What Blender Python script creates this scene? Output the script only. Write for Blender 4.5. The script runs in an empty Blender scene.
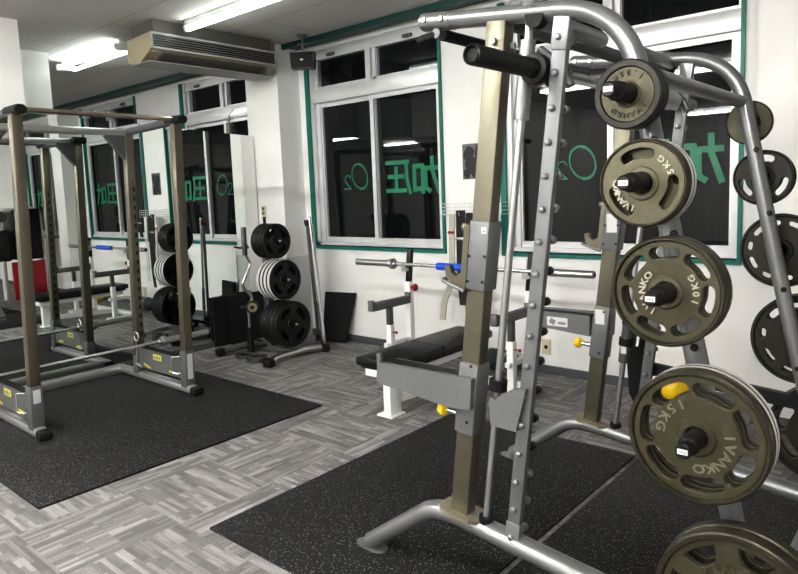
import bpy, bmesh, math, random
from mathutils import Vector, Matrix
V = Vector
PI = math.pi
random.seed(4)
COL = bpy.context.scene.collection

# ------------------------------------------------------------------ materials
def new_mat(name):
    m = bpy.data.materials.new(name); m.use_nodes = True
    nt = m.node_tree
    return m, nt, nt.nodes['Principled BSDF']

def mat(name, col, rough=.5, metal=0., noise=0., nscale=30., bump=0., spec=.5, coat=0.):
    m, nt, b = new_mat(name)
    b.inputs['Roughness'].default_value = rough
    b.inputs['Metallic'].default_value = metal
    b.inputs['Specular IOR Level'].default_value = spec
    b.inputs['Coat Weight'].default_value = coat
    b.inputs['Base Color'].default_value = (*col, 1)
    if noise or bump:
        tc = nt.nodes.new('ShaderNodeTexCoord')
        n = nt.nodes.new('ShaderNodeTexNoise'); n.inputs['Scale'].default_value = nscale
        n.inputs['Detail'].default_value = 4
        nt.links.new(tc.outputs['Object'], n.inputs['Vector'])
        if noise:
            r = nt.nodes.new('ShaderNodeMapRange')
            r.inputs['From Min'].default_value = .3; r.inputs['From Max'].default_value = .7
            r.inputs['To Min'].default_value = 1-noise; r.inputs['To Max'].default_value = 1+noise
            nt.links.new(n.outputs['Fac'], r.inputs['Value'])
            mx = nt.nodes.new('ShaderNodeVectorMath'); mx.operation = 'SCALE'
            mx.inputs[0].default_value = col
            nt.links.new(r.outputs['Result'], mx.inputs['Scale'])
            nt.links.new(mx.outputs['Vector'], b.inputs['Base Color'])
        if bump:
            bp = nt.nodes.new('ShaderNodeBump'); bp.inputs['Strength'].default_value = bump
            bp.inputs['Distance'].default_value = .002
            nt.links.new(n.outputs['Fac'], bp.inputs['Height'])
            nt.links.new(bp.outputs['Normal'], b.inputs['Normal'])
    return m

def emit(name, col, s):
    m, nt, b = new_mat(name)
    b.inputs['Base Color'].default_value = (*col, 1)
    b.inputs['Emission Color'].default_value = (*col, 1)
    b.inputs['Emission Strength'].default_value = s
    return m

M = {}
M['wall'] = mat('wall_paint', (.80, .79, .77), .6, noise=.035, nscale=2.2, bump=.05)
M['board'] = mat('grey_white_board', (.62, .63, .62), .45, noise=.03, nscale=3)
M['green'] = mat('green_trim_paint', (.002, .14, .105), .4)
M['green_d'] = mat('dark_green_valance_paint', (.002, .045, .036), .45)
M['alu'] = mat('window_aluminium', (.66, .66, .66), .38, .35, noise=.03, nscale=10)
M['letter'] = mat('green_lettering', (.003, .16, .075), .45)
M['steel'] = mat('silver_powder_coat', (.25, .255, .255), .33, .6, noise=.04, nscale=60)
M['upright'] = mat('silver_upright_coat', (.155, .16, .16), .45, .35, noise=.04, nscale=60)
M['dgrey'] = mat('dark_grey_coat', (.085, .088, .09), .45, .25, noise=.04, nscale=50)
M['arm'] = mat('mid_grey_coat', (.125, .13, .13), .5, .2, noise=.04, nscale=50)
M['champ'] = mat('champagne_post', (.135, .126, .092), .38, .6, noise=.10, nscale=9)
M['champ_d'] = mat('champagne_rack_post', (.17, .152, .115), .36, .7, noise=.08, nscale=9)
M['flange'] = mat('pale_gold_flange', (.36, .32, .23), .35, .6)
M['silver'] = mat('bright_silver_tube', (.52, .52, .51), .28, .75)
M['chrome'] = mat('chrome', (.82, .82, .80), .26, .95)
M['chrome_d'] = mat('brushed_chrome', (.56, .56, .55), .32, .95)
M['warmchrome'] = mat('worn_warm_chrome', (.62, .54, .46), .22, 1., noise=.15, nscale=14)
M['black'] = mat('black_plastic', (.006, .006, .0065), .42, spec=.4)
M['rubber'] = mat('black_rubber', (.007, .007, .0075), .65, noise=.2, nscale=40, spec=.3)
M['plate_black'] = mat('black_urethane', (.005, .005, .0055), .5, noise=.1, nscale=20, spec=.35)
M['olive'] = mat('olive_plate_enamel', (.062, .057, .033), .36, .45, noise=.12, nscale=60, bump=.12)
M['olive_l'] = mat('olive_plate_light', (.100, .094, .060), .36, .5, noise=.12, nscale=60, bump=.12)
M['olive_d'] = mat('dark_olive_rim', (.042, .038, .024), .38, .5, noise=.25, nscale=50, bump=.1)
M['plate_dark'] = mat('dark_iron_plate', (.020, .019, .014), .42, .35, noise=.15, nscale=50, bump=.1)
M['relief'] = mat('pale_lettering', (.42, .40, .33), .4, .3)  # paler than the plate faces so the raised letters show
M['relief_d'] = mat('dim_lettering', (.20, .19, .14), .4, .4)
M['edge'] = mat('pale_edge_glint', (.62, .61, .58), .4, .3)  # light caught on the chrome rims, put into a pale colour
M['white'] = mat('white_frame_paint', (.78, .78, .76), .35, noise=.03, nscale=8)
M['vinyl'] = mat('black_vinyl', (.007, .007, .0075), .36, bump=.1, nscale=200)
M['sticker'] = mat('white_sticker', (.56, .56, .55), .55)
M['ink'] = mat('grey_print', (.18, .18, .19), .6)
M['yellow'] = mat('yellow_plastic', (.75, .50, .01), .4)
M['ylabel'] = mat('yellow_label', (.70, .66, .05), .5)
M['blue'] = mat('blue_foam', (.01, .085, .55), .6)
M['red'] = mat('red_vinyl', (.42, .012, .02), .45)
M['redk'] = mat('red_plastic', (.22, .010, .014), .4)
M['beige'] = mat('beige_casing', (.36, .32, .215), .5, noise=.03, nscale=5)
M['ivory'] = mat('ivory_plastic', (.62, .57, .42), .45)
M['acgrey'] = mat('grille_grey', (.36, .355, .34), .45)
M['acdark'] = mat('grey_steel_case', (.13, .125, .11), .5)
M['cloth_g'] = mat('pale_grey_webbing', (.44, .43, .36), .85, noise=.15, nscale=60)
M['cloth_w'] = mat('white_webbing', (.60, .60, .57), .85, noise=.1, nscale=60)
M['cloth_k'] = mat('black_webbing', (.014, .014, .015), .8)
M['wire'] = mat('white_wire', (.62, .62, .60), .4)
M['base'] = mat('grey_skirting', (.085, .09, .095), .55)
M['drum'] = mat('dark_teal_vinyl', (.045, .06, .06), .5, noise=.1, nscale=15)
M['brass'] = mat('brass_hub', (.30, .25, .14), .35, .8)
M['leaf'] = mat('green_leaf', (.16, .26, .10), .6, noise=.3, nscale=60)
M['photo_bg'] = mat('poster_grey', (.13, .13, .13), .5, noise=.35, nscale=14)
M['photo_fg'] = mat('poster_black', (.012, .012, .012), .5)
M['tube'] = emit('fluorescent_tube', (.93, 1., .95), 11.)
M['tube_near'] = emit('warm_white_tube', (1., .992, .968), 108.)
M['fixture'] = mat('lamp_body_white', (.70, .72, .71), .45)

def mat_mirror():
    m, nt, b = new_mat('mirror_silver')
    b.inputs['Base Color'].default_value = (.80, .84, .82, 1)
    b.inputs['Metallic'].default_value = 1; b.inputs['Roughness'].default_value = .0
    return m
M['mirror'] = mat_mirror()

def mat_glass():
    m, nt, b = new_mat('night_window_glass')
    b.inputs['Base Color'].default_value = (.006, .007, .008, 1)
    b.inputs['Roughness'].default_value = .015
    b.inputs['IOR'].default_value = 1.5; b.inputs['Specular IOR Level'].default_value = .36
    tc = nt.nodes.new('ShaderNodeTexCoord'); w = nt.nodes.new('ShaderNodeTexWave')
    w.bands_direction = 'X'; w.inputs['Scale'].default_value = 5.; w.inputs['Distortion'].default_value = .4
    nt.links.new(tc.outputs['Object'], w.inputs['Vector'])
    r = nt.nodes.new('ShaderNodeValToRGB')
    r.color_ramp.elements[0].position = .80; r.color_ramp.elements[0].color = (.005, .006, .007, 1)
    r.color_ramp.elements[1].position = 1.; r.color_ramp.elements[1].color = (.009, .0095, .010, 1)
    nt.links.new(w.outputs['Fac'], r.inputs['Fac']); nt.links.new(r.outputs['Color'], b.inputs['Base Color'])
    return m
M['glass'] = mat_glass()

def mat_ceiling():
    m, nt, b = new_mat('ceiling_panels')
    b.inputs['Roughness'].default_value = .8
    tc = nt.nodes.new('ShaderNodeTexCoord'); br = nt.nodes.new('ShaderNodeTexBrick')
    br.inputs['Scale'].default_value = 1.
    br.inputs['Brick Width'].default_value = 1.82; br.inputs['Row Height'].default_value = .91
    br.inputs['Mortar Size'].default_value = .006; br.inputs['Mortar Smooth'].default_value = .3
    br.inputs['Color1'].default_value = (.60, .58, .555, 1); br.inputs['Color2'].default_value = (.61, .59, .565, 1)
    br.inputs['Mortar'].default_value = (.36, .345, .33, 1)
    nt.links.new(tc.outputs['Object'], br.inputs['Vector'])
    nt.links.new(br.outputs['Color'], b.inputs['Base Color'])
    n = nt.nodes.new('ShaderNodeTexNoise'); n.inputs['Scale'].default_value = 140
    nt.links.new(tc.outputs['Object'], n.inputs['Vector'])
    bp = nt.nodes.new('ShaderNodeBump'); bp.inputs['Strength'].default_value = .12; bp.inputs['Distance'].default_value = .003
    nt.links.new(n.outputs['Fac'], bp.inputs['Height']); nt.links.new(bp.outputs['Normal'], b.inputs['Normal'])
    return m
M['ceiling'] = mat_ceiling()

def mat_carpet():
    m, nt, b = new_mat('carpet_tiles')
    N = nt.nodes.new; L = nt.links.new
    b.inputs['Roughness'].default_value = .95; b.inputs['Specular IOR Level'].default_value = .15
    tc = N('ShaderNodeTexCoord')
    sep = N('ShaderNodeSeparateXYZ'); L(tc.outputs['Object'], sep.inputs[0])
    def math_(op, a, b_=None):
        n = N('ShaderNodeMath'); n.operation = op
        for i, v in enumerate((a, b_)):
            if v is None: continue
            if isinstance(v, (int, float)): n.inputs[i].default_value = v
            else: L(v, n.inputs[i])
        return n.outputs[0]
    T = .5
    ix = math_('FLOOR', math_('DIVIDE', math_('ADD', sep.outputs[0], 40.13), T))
    iy = math_('FLOOR', math_('DIVIDE', math_('ADD', sep.outputs[1], 40.05), T))
    par = math_('MODULO', math_('ADD', ix, iy), 2.)
    off = math_('ADD', math_('MULTIPLY', ix, 7.31), math_('MULTIPLY', iy, 3.77))
    def streak(sx, sy, seed):
        c = N('ShaderNodeCombineXYZ')
        L(math_('MULTIPLY', sep.outputs[0], sx), c.inputs[0]); L(math_('MULTIPLY', sep.outputs[1], sy), c.inputs[1])
        L(math_('ADD', off, seed), c.inputs[2])
        return c.outputs[0]
    def bricks(width, row, offs, seed):
        # long direction follows y in even tiles, x in odd ones
        c = N('ShaderNodeCombineXYZ')
        lx = mixf(par, sep.outputs[1], sep.outputs[0]); sx = mixf(par, sep.outputs[0], sep.outputs[1])
        L(math_('ADD', math_('ADD', lx, 40 + seed), math_('MULTIPLY', off, .37)), c.inputs[0])
        L(math_('ADD', math_('ADD', sx, 40 + seed*.3), math_('MULTIPLY', math_('FLOOR', off), row*7)), c.inputs[1])
        v = N('ShaderNodeTexBrick'); v.inputs['Scale'].default_value = 1; v.offset = offs; v.offset_frequency = 2
        v.inputs['Brick Width'].default_value = width; v.inputs['Row Height'].default_value = row; v.inputs['Mortar Size'].default_value = 0
        v.inputs['Color1'].default_value = (0, 0, 0, 1); v.inputs['Color2'].default_value = (1, 1, 1, 1); v.inputs['Mortar'].default_value = (.5, .5, .5, 1)
        L(c.outputs[0], v.inputs['Vector'])
        s = N('ShaderNodeSeparateXYZ'); L(v.outputs['Color'], s.inputs[0]); return s.outputs[0]
    def noi(sx, sy, seed):
        v = N('ShaderNodeTexNoise'); v.inputs['Scale'].default_value = 1; v.inputs['Detail'].default_value = 2
        L(streak(sx, sy, seed), v.inputs['Vector']); return v.outputs['Fac']
    def mixf(f, a, b_):
        x = N('ShaderNodeMix'); x.data_type = 'FLOAT'
        L(f, x.inputs[0])
        for i, v in ((2, a), (3, b_)):
            if isinstance(v, (int, float)): x.inputs[i].default_value = v
            else: L(v, x.inputs[i])
        return x.outputs[0]
    a = math_('ADD', math_('MULTIPLY', bricks(.17, .0208, .41, 0.), .55), math_('MULTIPLY', bricks(.29, .0417, .63, 3.1), .45))
    c = mixf(par, noi(70, 5, 4.), noi(5, 70, 5.))
    v = math_('ADD', math_('MULTIPLY', a, .62), math_('MULTIPLY', c, .42))
    fine = N('ShaderNodeTexNoise'); fine.inputs['Scale'].default_value = 210; fine.inputs['Detail'].default_value = 2
    L(tc.outputs['Object'], fine.inputs['Vector'])
    v = math_('ADD', v, math_('MULTIPLY', math_('SUBTRACT', fine.outputs['Fac'], .5), .95))
    rp = N('ShaderNodeValToRGB'); cr = rp.color_ramp
    cr.elements[0].position = .22; cr.elements[0].color = (.130, .126, .124, 1)
    cr.elements[1].position = .95; cr.elements[1].color = (.42, .405, .395, 1)
    e = cr.elements.new(.52); e.color = (.195, .189, .186, 1)
    e = cr.elements.new(.72); e.color = (.30, .29, .284, 1)
    L(v, rp.inputs['Fac']); L(rp.outputs['Color'], b.inputs['Base Color'])
    bp = N('ShaderNodeBump'); bp.inputs['Strength'].default_value = .35; bp.inputs['Distance'].default_value = .004
    L(v, bp.inputs['Height']); L(bp.outputs['Normal'], b.inputs['Normal'])
    return m
M['carpet'] = mat_carpet()

def mat_rubber_floor():
    m, nt, b = new_mat('speckled_rubber')
    N = nt.nodes.new; L = nt.links.new
    b.inputs['Roughness'].default_value = .6; b.inputs['Specular IOR Level'].default_value = .3
    tc = N('ShaderNodeTexCoord')
    v = N('ShaderNodeTexVoronoi'); v.inputs['Scale'].default_value = 195
    L(tc.outputs['Object'], v.inputs['Vector'])
    s = N('ShaderNodeSeparateXYZ'); L(v.outputs['Color'], s.inputs[0])
    r1 = N('ShaderNodeMath'); r1.operation = 'GREATER_THAN'; r1.inputs[1].default_value = .86; L(s.outputs[0], r1.inputs[0])
    r2 = N('ShaderNodeMath'); r2.operation = 'LESS_THAN'; r2.inputs[1].default_value = .36; L(v.outputs['Distance'], r2.inputs[0])
    ml = N('ShaderNodeMath'); ml.operation = 'MULTIPLY'; L(r1.outputs[0], ml.inputs[0]); L(r2.outputs[0], ml.inputs[1])
    n = N('ShaderNodeTexNoise'); n.inputs['Scale'].default_value = 1.7; L(tc.outputs['Object'], n.inputs['Vector'])
    rr = N('ShaderNodeValToRGB'); rr.color_ramp.elements[0].color = (.0075, .0075, .0075, 1); rr.color_ramp.elements[1].color = (.014, .014, .0137, 1)
    L(n.outputs['Fac'], rr.inputs['Fac'])
    mx = N('ShaderNodeMix'); mx.data_type = 'RGBA'
    L(ml.outputs[0], mx.inputs[0]); L(rr.outputs['Color'], mx.inputs[6]); mx.inputs[7].default_value = (.36, .36, .35, 1)
    L(mx.outputs[2], b.inputs['Base Color'])
    n2 = N('ShaderNodeTexNoise'); n2.inputs['Scale'].default_value = 300; L(tc.outputs['Object'], n2.inputs['Vector'])
    bp = N('ShaderNodeBump'); bp.inputs['Strength'].default_value = .35; bp.inputs['Distance'].default_value = .002
    L(n2.outputs['Fac'], bp.inputs['Height']); L(bp.outputs['Normal'], b.inputs['Normal'])
    return m
M['mat'] = mat_rubber_floor()

# ------------------------------------------------------------------ mesh builder
def frame_of(d, up=None):
    d = V(d).normalized()
    if up is None: up = V((0, 0, 1)) if abs(d.z) < .95 else V((0, 1, 0))
    s = d.cross(V(up))
    if s.length < 1e-6: s = d.cross(V((1, 0, 0)))
    s.normalize(); u = s.cross(d).normalized()
    return d, s, u

def fillet(pts, r, n=6):
    pts = [V(p) for p in pts]; out = [pts[0]]
    for i in range(1, len(pts)-1):
        a, b, c = pts[i-1], pts[i], pts[i+1]
        rr = min(r if not isinstance(r, (list, tuple)) else r[i-1], (a-b).length*.48, (c-b).length*.48)
        p, q = b+(a-b).normalized()*rr, b+(c-b).normalized()*rr
        for k in range(n+1):
            t = k/n
            out.append(p*(1-t)**2+b*2*t*(1-t)+q*t*t)
    out.append(pts[-1]); return out

class MB:
    def __init__(s): s.bm = bmesh.new(); s.mi = 0
    def face(s, vs):
        try:
            f = s.bm.faces.new(vs); f.material_index = s.mi; return f
        except ValueError: return None
    def geom(s, verts, faces):
        vs = [s.bm.verts.new(v) for v in verts]
        for f in faces: s.face([vs[i] for i in f])
        return vs
    def _hexa(s, c, ax, hs, bevel):
        vs = []
        for i in (-1, 1):
            for j in (-1, 1):
                for k in (-1, 1):
                    vs.append(V(c)+ax[0]*hs[0]*i+ax[1]*hs[1]*j+ax[2]*hs[2]*k)
        fs = [(0, 1, 3, 2), (4, 6, 7, 5), (0, 4, 5, 1), (2, 3, 7, 6), (0, 2, 6, 4), (1, 5, 7, 3)]
        nv = s.geom(vs, fs)
        if bevel:
            es = list({e for v in nv for e in v.link_edges})
            bmesh.ops.bevel(s.bm, geom=es, offset=min(bevel, min(hs)*.9), segments=2, affect='EDGES', profile=.5, material=-1)
        return s
    def box(s, c, size, R=None, bevel=0.):
        ax = [V((1, 0, 0)), V((0, 1, 0)), V((0, 0, 1))]
        if R is not None: ax = [R @ a for a in ax]
        return s._hexa(c, ax, [x/2 for x in size], bevel)
    def bb(s, x0, x1, y0, y1, z0, z1, bevel=0.):
        return s.box(((x0+x1)/2, (y0+y1)/2, (z0+z1)/2), (abs(x1-x0), abs(y1-y0), abs(z1-z0)), None, bevel)
    def beam(s, p0, p1, w, h, up=None, bevel=0.):
        p0, p1 = V(p0), V(p1); d, sd, u = frame_of(p1-p0, up)
        return s._hexa((p0+p1)/2, [d, sd, u], [(p1-p0).length/2, w/2, h/2], bevel)
    def tube(s, pts, r, seg=14, caps=True, ry=None, up=None):
        pts = [V(p) for p in pts]; n = len(pts); rings = []
        rs = r if isinstance(r, (list, tuple)) else [r]*n
        u = None
        for i, p in enumerate(pts):
            d = (pts[min(i+1, n-1)]-pts[max(i-1, 0)]).normalized()
            if u is None: _, sd, u = frame_of(d, up)
            else:
                u = (u-d*u.dot(d)).normalized(); sd = d.cross(u)
            k = 1 if ry is None else ry
            rings.append([s.bm.verts.new(p+sd*math.cos(2*PI*j/seg)*rs[i]+u*math.sin(2*PI*j/seg)*rs[i]*k) for j in range(seg)])
        for i in range(n-1):
            for j in range(seg):
                s.face([rings[i][j], rings[i][(j+1) % seg], rings[i+1][(j+1) % seg], rings[i+1][j]])
        if caps:
            s.face(rings[0][::-1]); s.face(rings[-1])
        return s
    def cyl(s, p0, p1, r, r1=None, seg=18):
        return s.tube([p0, p1], [r, r if r1 is None else r1], seg)
    def lathe(s, prof, o, axis, seg=32, closed=False):
        """prof: list of (radius, height along axis)"""
        o = V(o); d, sd, u = frame_of(axis); rings = []
        for r, h in prof:
            if r < 1e-6: rings.append([s.bm.verts.new(o+d*h)])
            else: rings.append([s.bm.verts.new(o+d*h+(sd*math.cos(2*PI*j/seg)+u*math.sin(2*PI*j/seg))*r) for j in range(seg)])
        m = len(rings)
        for i in range(m if closed else m-1):
            a, b = rings[i], rings[(i+1) % m]
            for j in range(seg):
                k = (j+1) % seg
                if len(a) == 1 and len(b) == 1: continue
                if len(a) == 1: s.face([a[0], b[k], b[j]])
                elif len(b) == 1: s.face([a[j], a[k], b[0]])
                else: s.face([a[j], a[k], b[k], b[j]])
        return s
    def sph(s, c, r, sc=(1, 1, 1), seg=16):
        prof = [(math.sin(PI*i/10)*r, -math.cos(PI*i/10)*r) for i in range(11)]
        n0 = len(s.bm.verts); s.lathe(prof, (0, 0, 0), (0, 0, 1), seg); s.bm.verts.ensure_lookup_table()
        for v in s.bm.verts[n0:]: v.co = V((v.co.x*sc[0], v.co.y*sc[1], v.co.z*sc[2]))+V(c)
        return s
    def prism(s, poly, o, ux, uy, th):
        """polygon (2d) in plane ux,uy at o, extruded symmetrically by th"""
        o, ux, uy = V(o), V(ux), V(uy); n = ux.cross(uy).normalized()
        a = [s.bm.verts.new(o+ux*x+uy*y+n*th/2) for x, y in poly]
        b = [s.bm.verts.new(o+ux*x+uy*y-n*th/2) for x, y in poly]
        s.face(a); s.face(b[::-1])
        for i in range(len(poly)):
            j = (i+1) % len(poly); s.face([a[i], b[i], b[j], a[j]])
        return s
    def ribbon(s, pts, wdir, w, th):
        pts = [V(p) for p in pts]; wd = V(wdir).normalized(); n = len(pts); rings = []
        for i, p in enumerate(pts):
            d = (pts[min(i+1, n-1)]-pts[max(i-1, 0)]).normalized(); nn = d.cross(wd).normalized()
            rings.append([s.bm.verts.new(p+wd*w/2*a+nn*th/2*b) for a, b in ((-1, -1), (1, -1), (1, 1), (-1, 1))])
        for i in range(n-1):
            for j in range(4): s.face([rings[i][j], rings[i][(j+1) % 4], rings[i+1][(j+1) % 4], rings[i+1][j]])
        s.face(rings[0][::-1]); s.face(rings[-1]); return s
    def build(s, name, mats, parent=None, shear=0., smooth=True):
        off = V((0, 0, 0)); p = parent
        while p is not None: off += p.location; p = p.parent
        bm = s.bm
        bmesh.ops.recalc_face_normals(bm, faces=bm.faces)
        for v in bm.verts:
            if shear: v.co.y += shear*v.co.z
            v.co -= off
        for e in bm.edges:
            if len(e.link_faces) == 2 and e.calc_face_angle(0) > .62: e.smooth = False
        for f in bm.faces: f.smooth = smooth
        me = bpy.data.meshes.new(name); bm.to_mesh(me); bm.free()
        for m in (mats if isinstance(mats, (list, tuple)) else [mats]): me.materials.append(M[m] if isinstance(m, str) else m)
        o = bpy.data.objects.new(name, me); COL.objects.link(o)
        if parent is not None: o.parent = parent
        return o

def tag(o, label, cat, group=None):
    o['label'] = label; o['category'] = cat
    if group: o['group'] = group
    return o
def thing(name, label, cat, loc=(0, 0, 0), group=None):
    o = bpy.data.objects.new(name, None); o.empty_display_size = .1; COL.objects.link(o); o.location = loc
    return tag(o, label, cat, group)
def struct(o): o['kind'] = 'structure'; return o
def dup(root, loc, rot=(0, 0, 0), label=None, group=None):
    r = root.copy(); COL.objects.link(r); r.location = loc; r.rotation_euler = rot
    if label: r['label'] = label
    if group: r['group'] = group
    for ch in list(root.children):
        c = ch.copy(); COL.objects.link(c); c.parent = r
        for g in ch.children:
            d = g.copy(); COL.objects.link(d); d.parent = c
    return r

_g = {}
def glyph(ch, size, ext):
    k = (ch, size, ext)
    if k not in _g:
        c = bpy.data.curves.new('t', 'FONT'); c.body = ch; c.size = size; c.extrude = ext; c.align_x = 'CENTER'; c.resolution_u = 2; c.offset = size*.022
        o = bpy.data.objects.new('t', c); COL.objects.link(o)
        dg = bpy.context.evaluated_depsgraph_get(); dg.update()
        me = bpy.data.meshes.new_from_object(o.evaluated_get(dg))
        _g[k] = ([v.co.copy() for v in me.vertices], [tuple(p.vertices) for p in me.polygons])
        bpy.data.objects.remove(o); bpy.data.curves.remove(c); bpy.data.meshes.remove(me)
    return _g[k]

def put_glyph(mb, ch, size, ext, o, ux, uy, bold=1.0):
    vs, fs = glyph(ch, size, ext); o, ux, uy = V(o), V(ux).normalized(), V(uy).normalized(); n = ux.cross(uy)
    mb.geom([o+ux*v.x*bold+uy*v.y+n*v.z for v in vs], fs)

def put_text(mb, txt, size, ext, o, ux, uy, adv=.62, bold=1.):
    w = adv*size
    for i, ch in enumerate(txt):
        if ch != ' ': put_glyph(mb, ch, size, ext, V(o)+V(ux).normalized()*w*(i-(len(txt)-1)/2), ux, uy, bold)

def fill2d(loops, ext, bev=.0):
    """filled planar shape with holes -> verts (x, y, z), faces"""
    c = bpy.data.curves.new('f', 'CURVE'); c.dimensions = '2D'; c.fill_mode = 'BOTH'; c.extrude = ext
    if bev: c.bevel_depth = bev; c.offset = -bev; c.bevel_resolution = 1
    for lp in loops:
        sp = c.splines.new('POLY'); sp.points.add(len(lp)-1); sp.use_cyclic_u = True
        for p, q in zip(sp.points, lp): p.co = (q[0], q[1], 0, 1)
    o = bpy.data.objects.new('f', c); COL.objects.link(o)
    dg = bpy.context.evaluated_depsgraph_get(); dg.update()
    me = bpy.data.meshes.new_from_object(o.evaluated_get(dg))
    r = ([v.co.copy() for v in me.vertices], [tuple(p.vertices) for p in me.polygons])
    bpy.data.objects.remove(o); bpy.data.curves.remove(c); bpy.data.meshes.remove(me)
    return r

# ------------------------------------------------------------------ camera (fitted to the photograph)
F, CXP, CYP = 656.1, 399., 265.6
yaw, pitch, roll = [math.radians(a) for a in (-40.98, -6.424, -2.24)]
fw = V((math.sin(yaw)*math.cos(pitch), math.cos(yaw)*math.cos(pitch), math.sin(pitch)))
rt = V((math.cos(yaw), -math.sin(yaw), 0)); upv = rt.cross(fw)
r2 = rt*math.cos(roll)+upv*math.sin(roll); u2 = upv*math.cos(roll)-rt*math.sin(roll)
cam = bpy.data.cameras.new('camera'); co = bpy.data.objects.new('camera', cam); COL.objects.link(co)
co.matrix_world = Matrix(((r2.x, u2.x, -fw.x, 0), (r2.y, u2.y, -fw.y, 0), (r2.z, u2.z, -fw.z, 1.45), (0, 0, 0, 1)))
cam.sensor_fit = 'HORIZONTAL'; cam.sensor_width = 36; cam.lens = F/798*36
cam.shift_y = (CYP-287)/798; cam.clip_start = .05; cam.clip_end = 60
bpy.context.scene.camera = co

# ------------------------------------------------------------------ room shell
ZC = 2.92; YW = 4.5
WIN = [(-10.10, -8.45), (-7.33, -5.67), (-5.03, -3.37), (-2.785, -1.07), (-.50, 1.20)]
Z0, Z1 = .93, 2.85
b = MB(); b.bb(-12.2, 4.6, -7.6, 4.7, -.1, 0); struct(b.build('floor', 'carpet'))
b = MB(); b.bb(-12.2, 4.6, -7.6, 4.7, ZC, ZC+.1); struct(b.build('ceiling', 'ceiling'))
b = MB(); b.bb(-12.2, 4.6, YW, 4.7, 0, Z0); b.bb(-12.2, 4.6, YW, 4.7, Z1, ZC)
xs = [-12.2]+[x for w in WIN for x in w]+[4.6]
for i in range(0, len(xs), 2): b.bb(xs[i], xs[i+1], YW, 4.7, Z0, Z1)
struct(b.build('wall_back', 'wall'))
b = MB(); b.bb(-12.2, 4.6, -7.6, -7.5, 0, ZC); struct(b.build('wall_front', 'wall'))
b = MB(); b.bb(4.5, 4.6, -7.5, YW, 0, ZC); struct(b.build('wall_right', 'wall'))
b = MB(); b.bb(-5.95, -5.76, -7.5, 2.14, 0, ZC); b.bb(-7.5, -6.82, 2.14, 2.78, 0, ZC); b.bb(-12.2, -12.0, -7.5, YW, 0, ZC)
b.bb(-7.5, -5.95, 1.9, 2.1, 0, ZC)
struct(b.build('wall_left', 'wall'))
b = MB(); b.bb(-5.655, -5.145, 4.22, YW, 0, ZC); struct(b.build('pillar_window', 'wall'))
b = MB(); b.bb(-.925, -.60, 4.2, YW, 0, ZC); struct(b.build('pillar_right', 'wall'))
b = MB(); b.bb(-5.559, -5.133, 4.205, 4.22, .0, .835); b.bb(-5.145, -5.133, 4.205, YW, .0, .835); struct(b.build('trim_1', 'board'))
b = MB(); b.bb(-12, 4.5, 4.295, 4.32, 2.872, ZC); b.bb(-12, 4.5, 4.32, YW, 2.895, ZC)
struct(b.build('trim_2', 'green_d'))
b = MB()
for x0, x1 in ((-12, -5.66), (-5.13, -.93), (-.6, 4.5)): b.bb(x0, x1, 4.488, 4.5, 0, .065)
b.bb(-.925, -.60, 4.188, 4.2, 0, .065)
struct(b.build('baseboard_back', 'base'))

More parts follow.
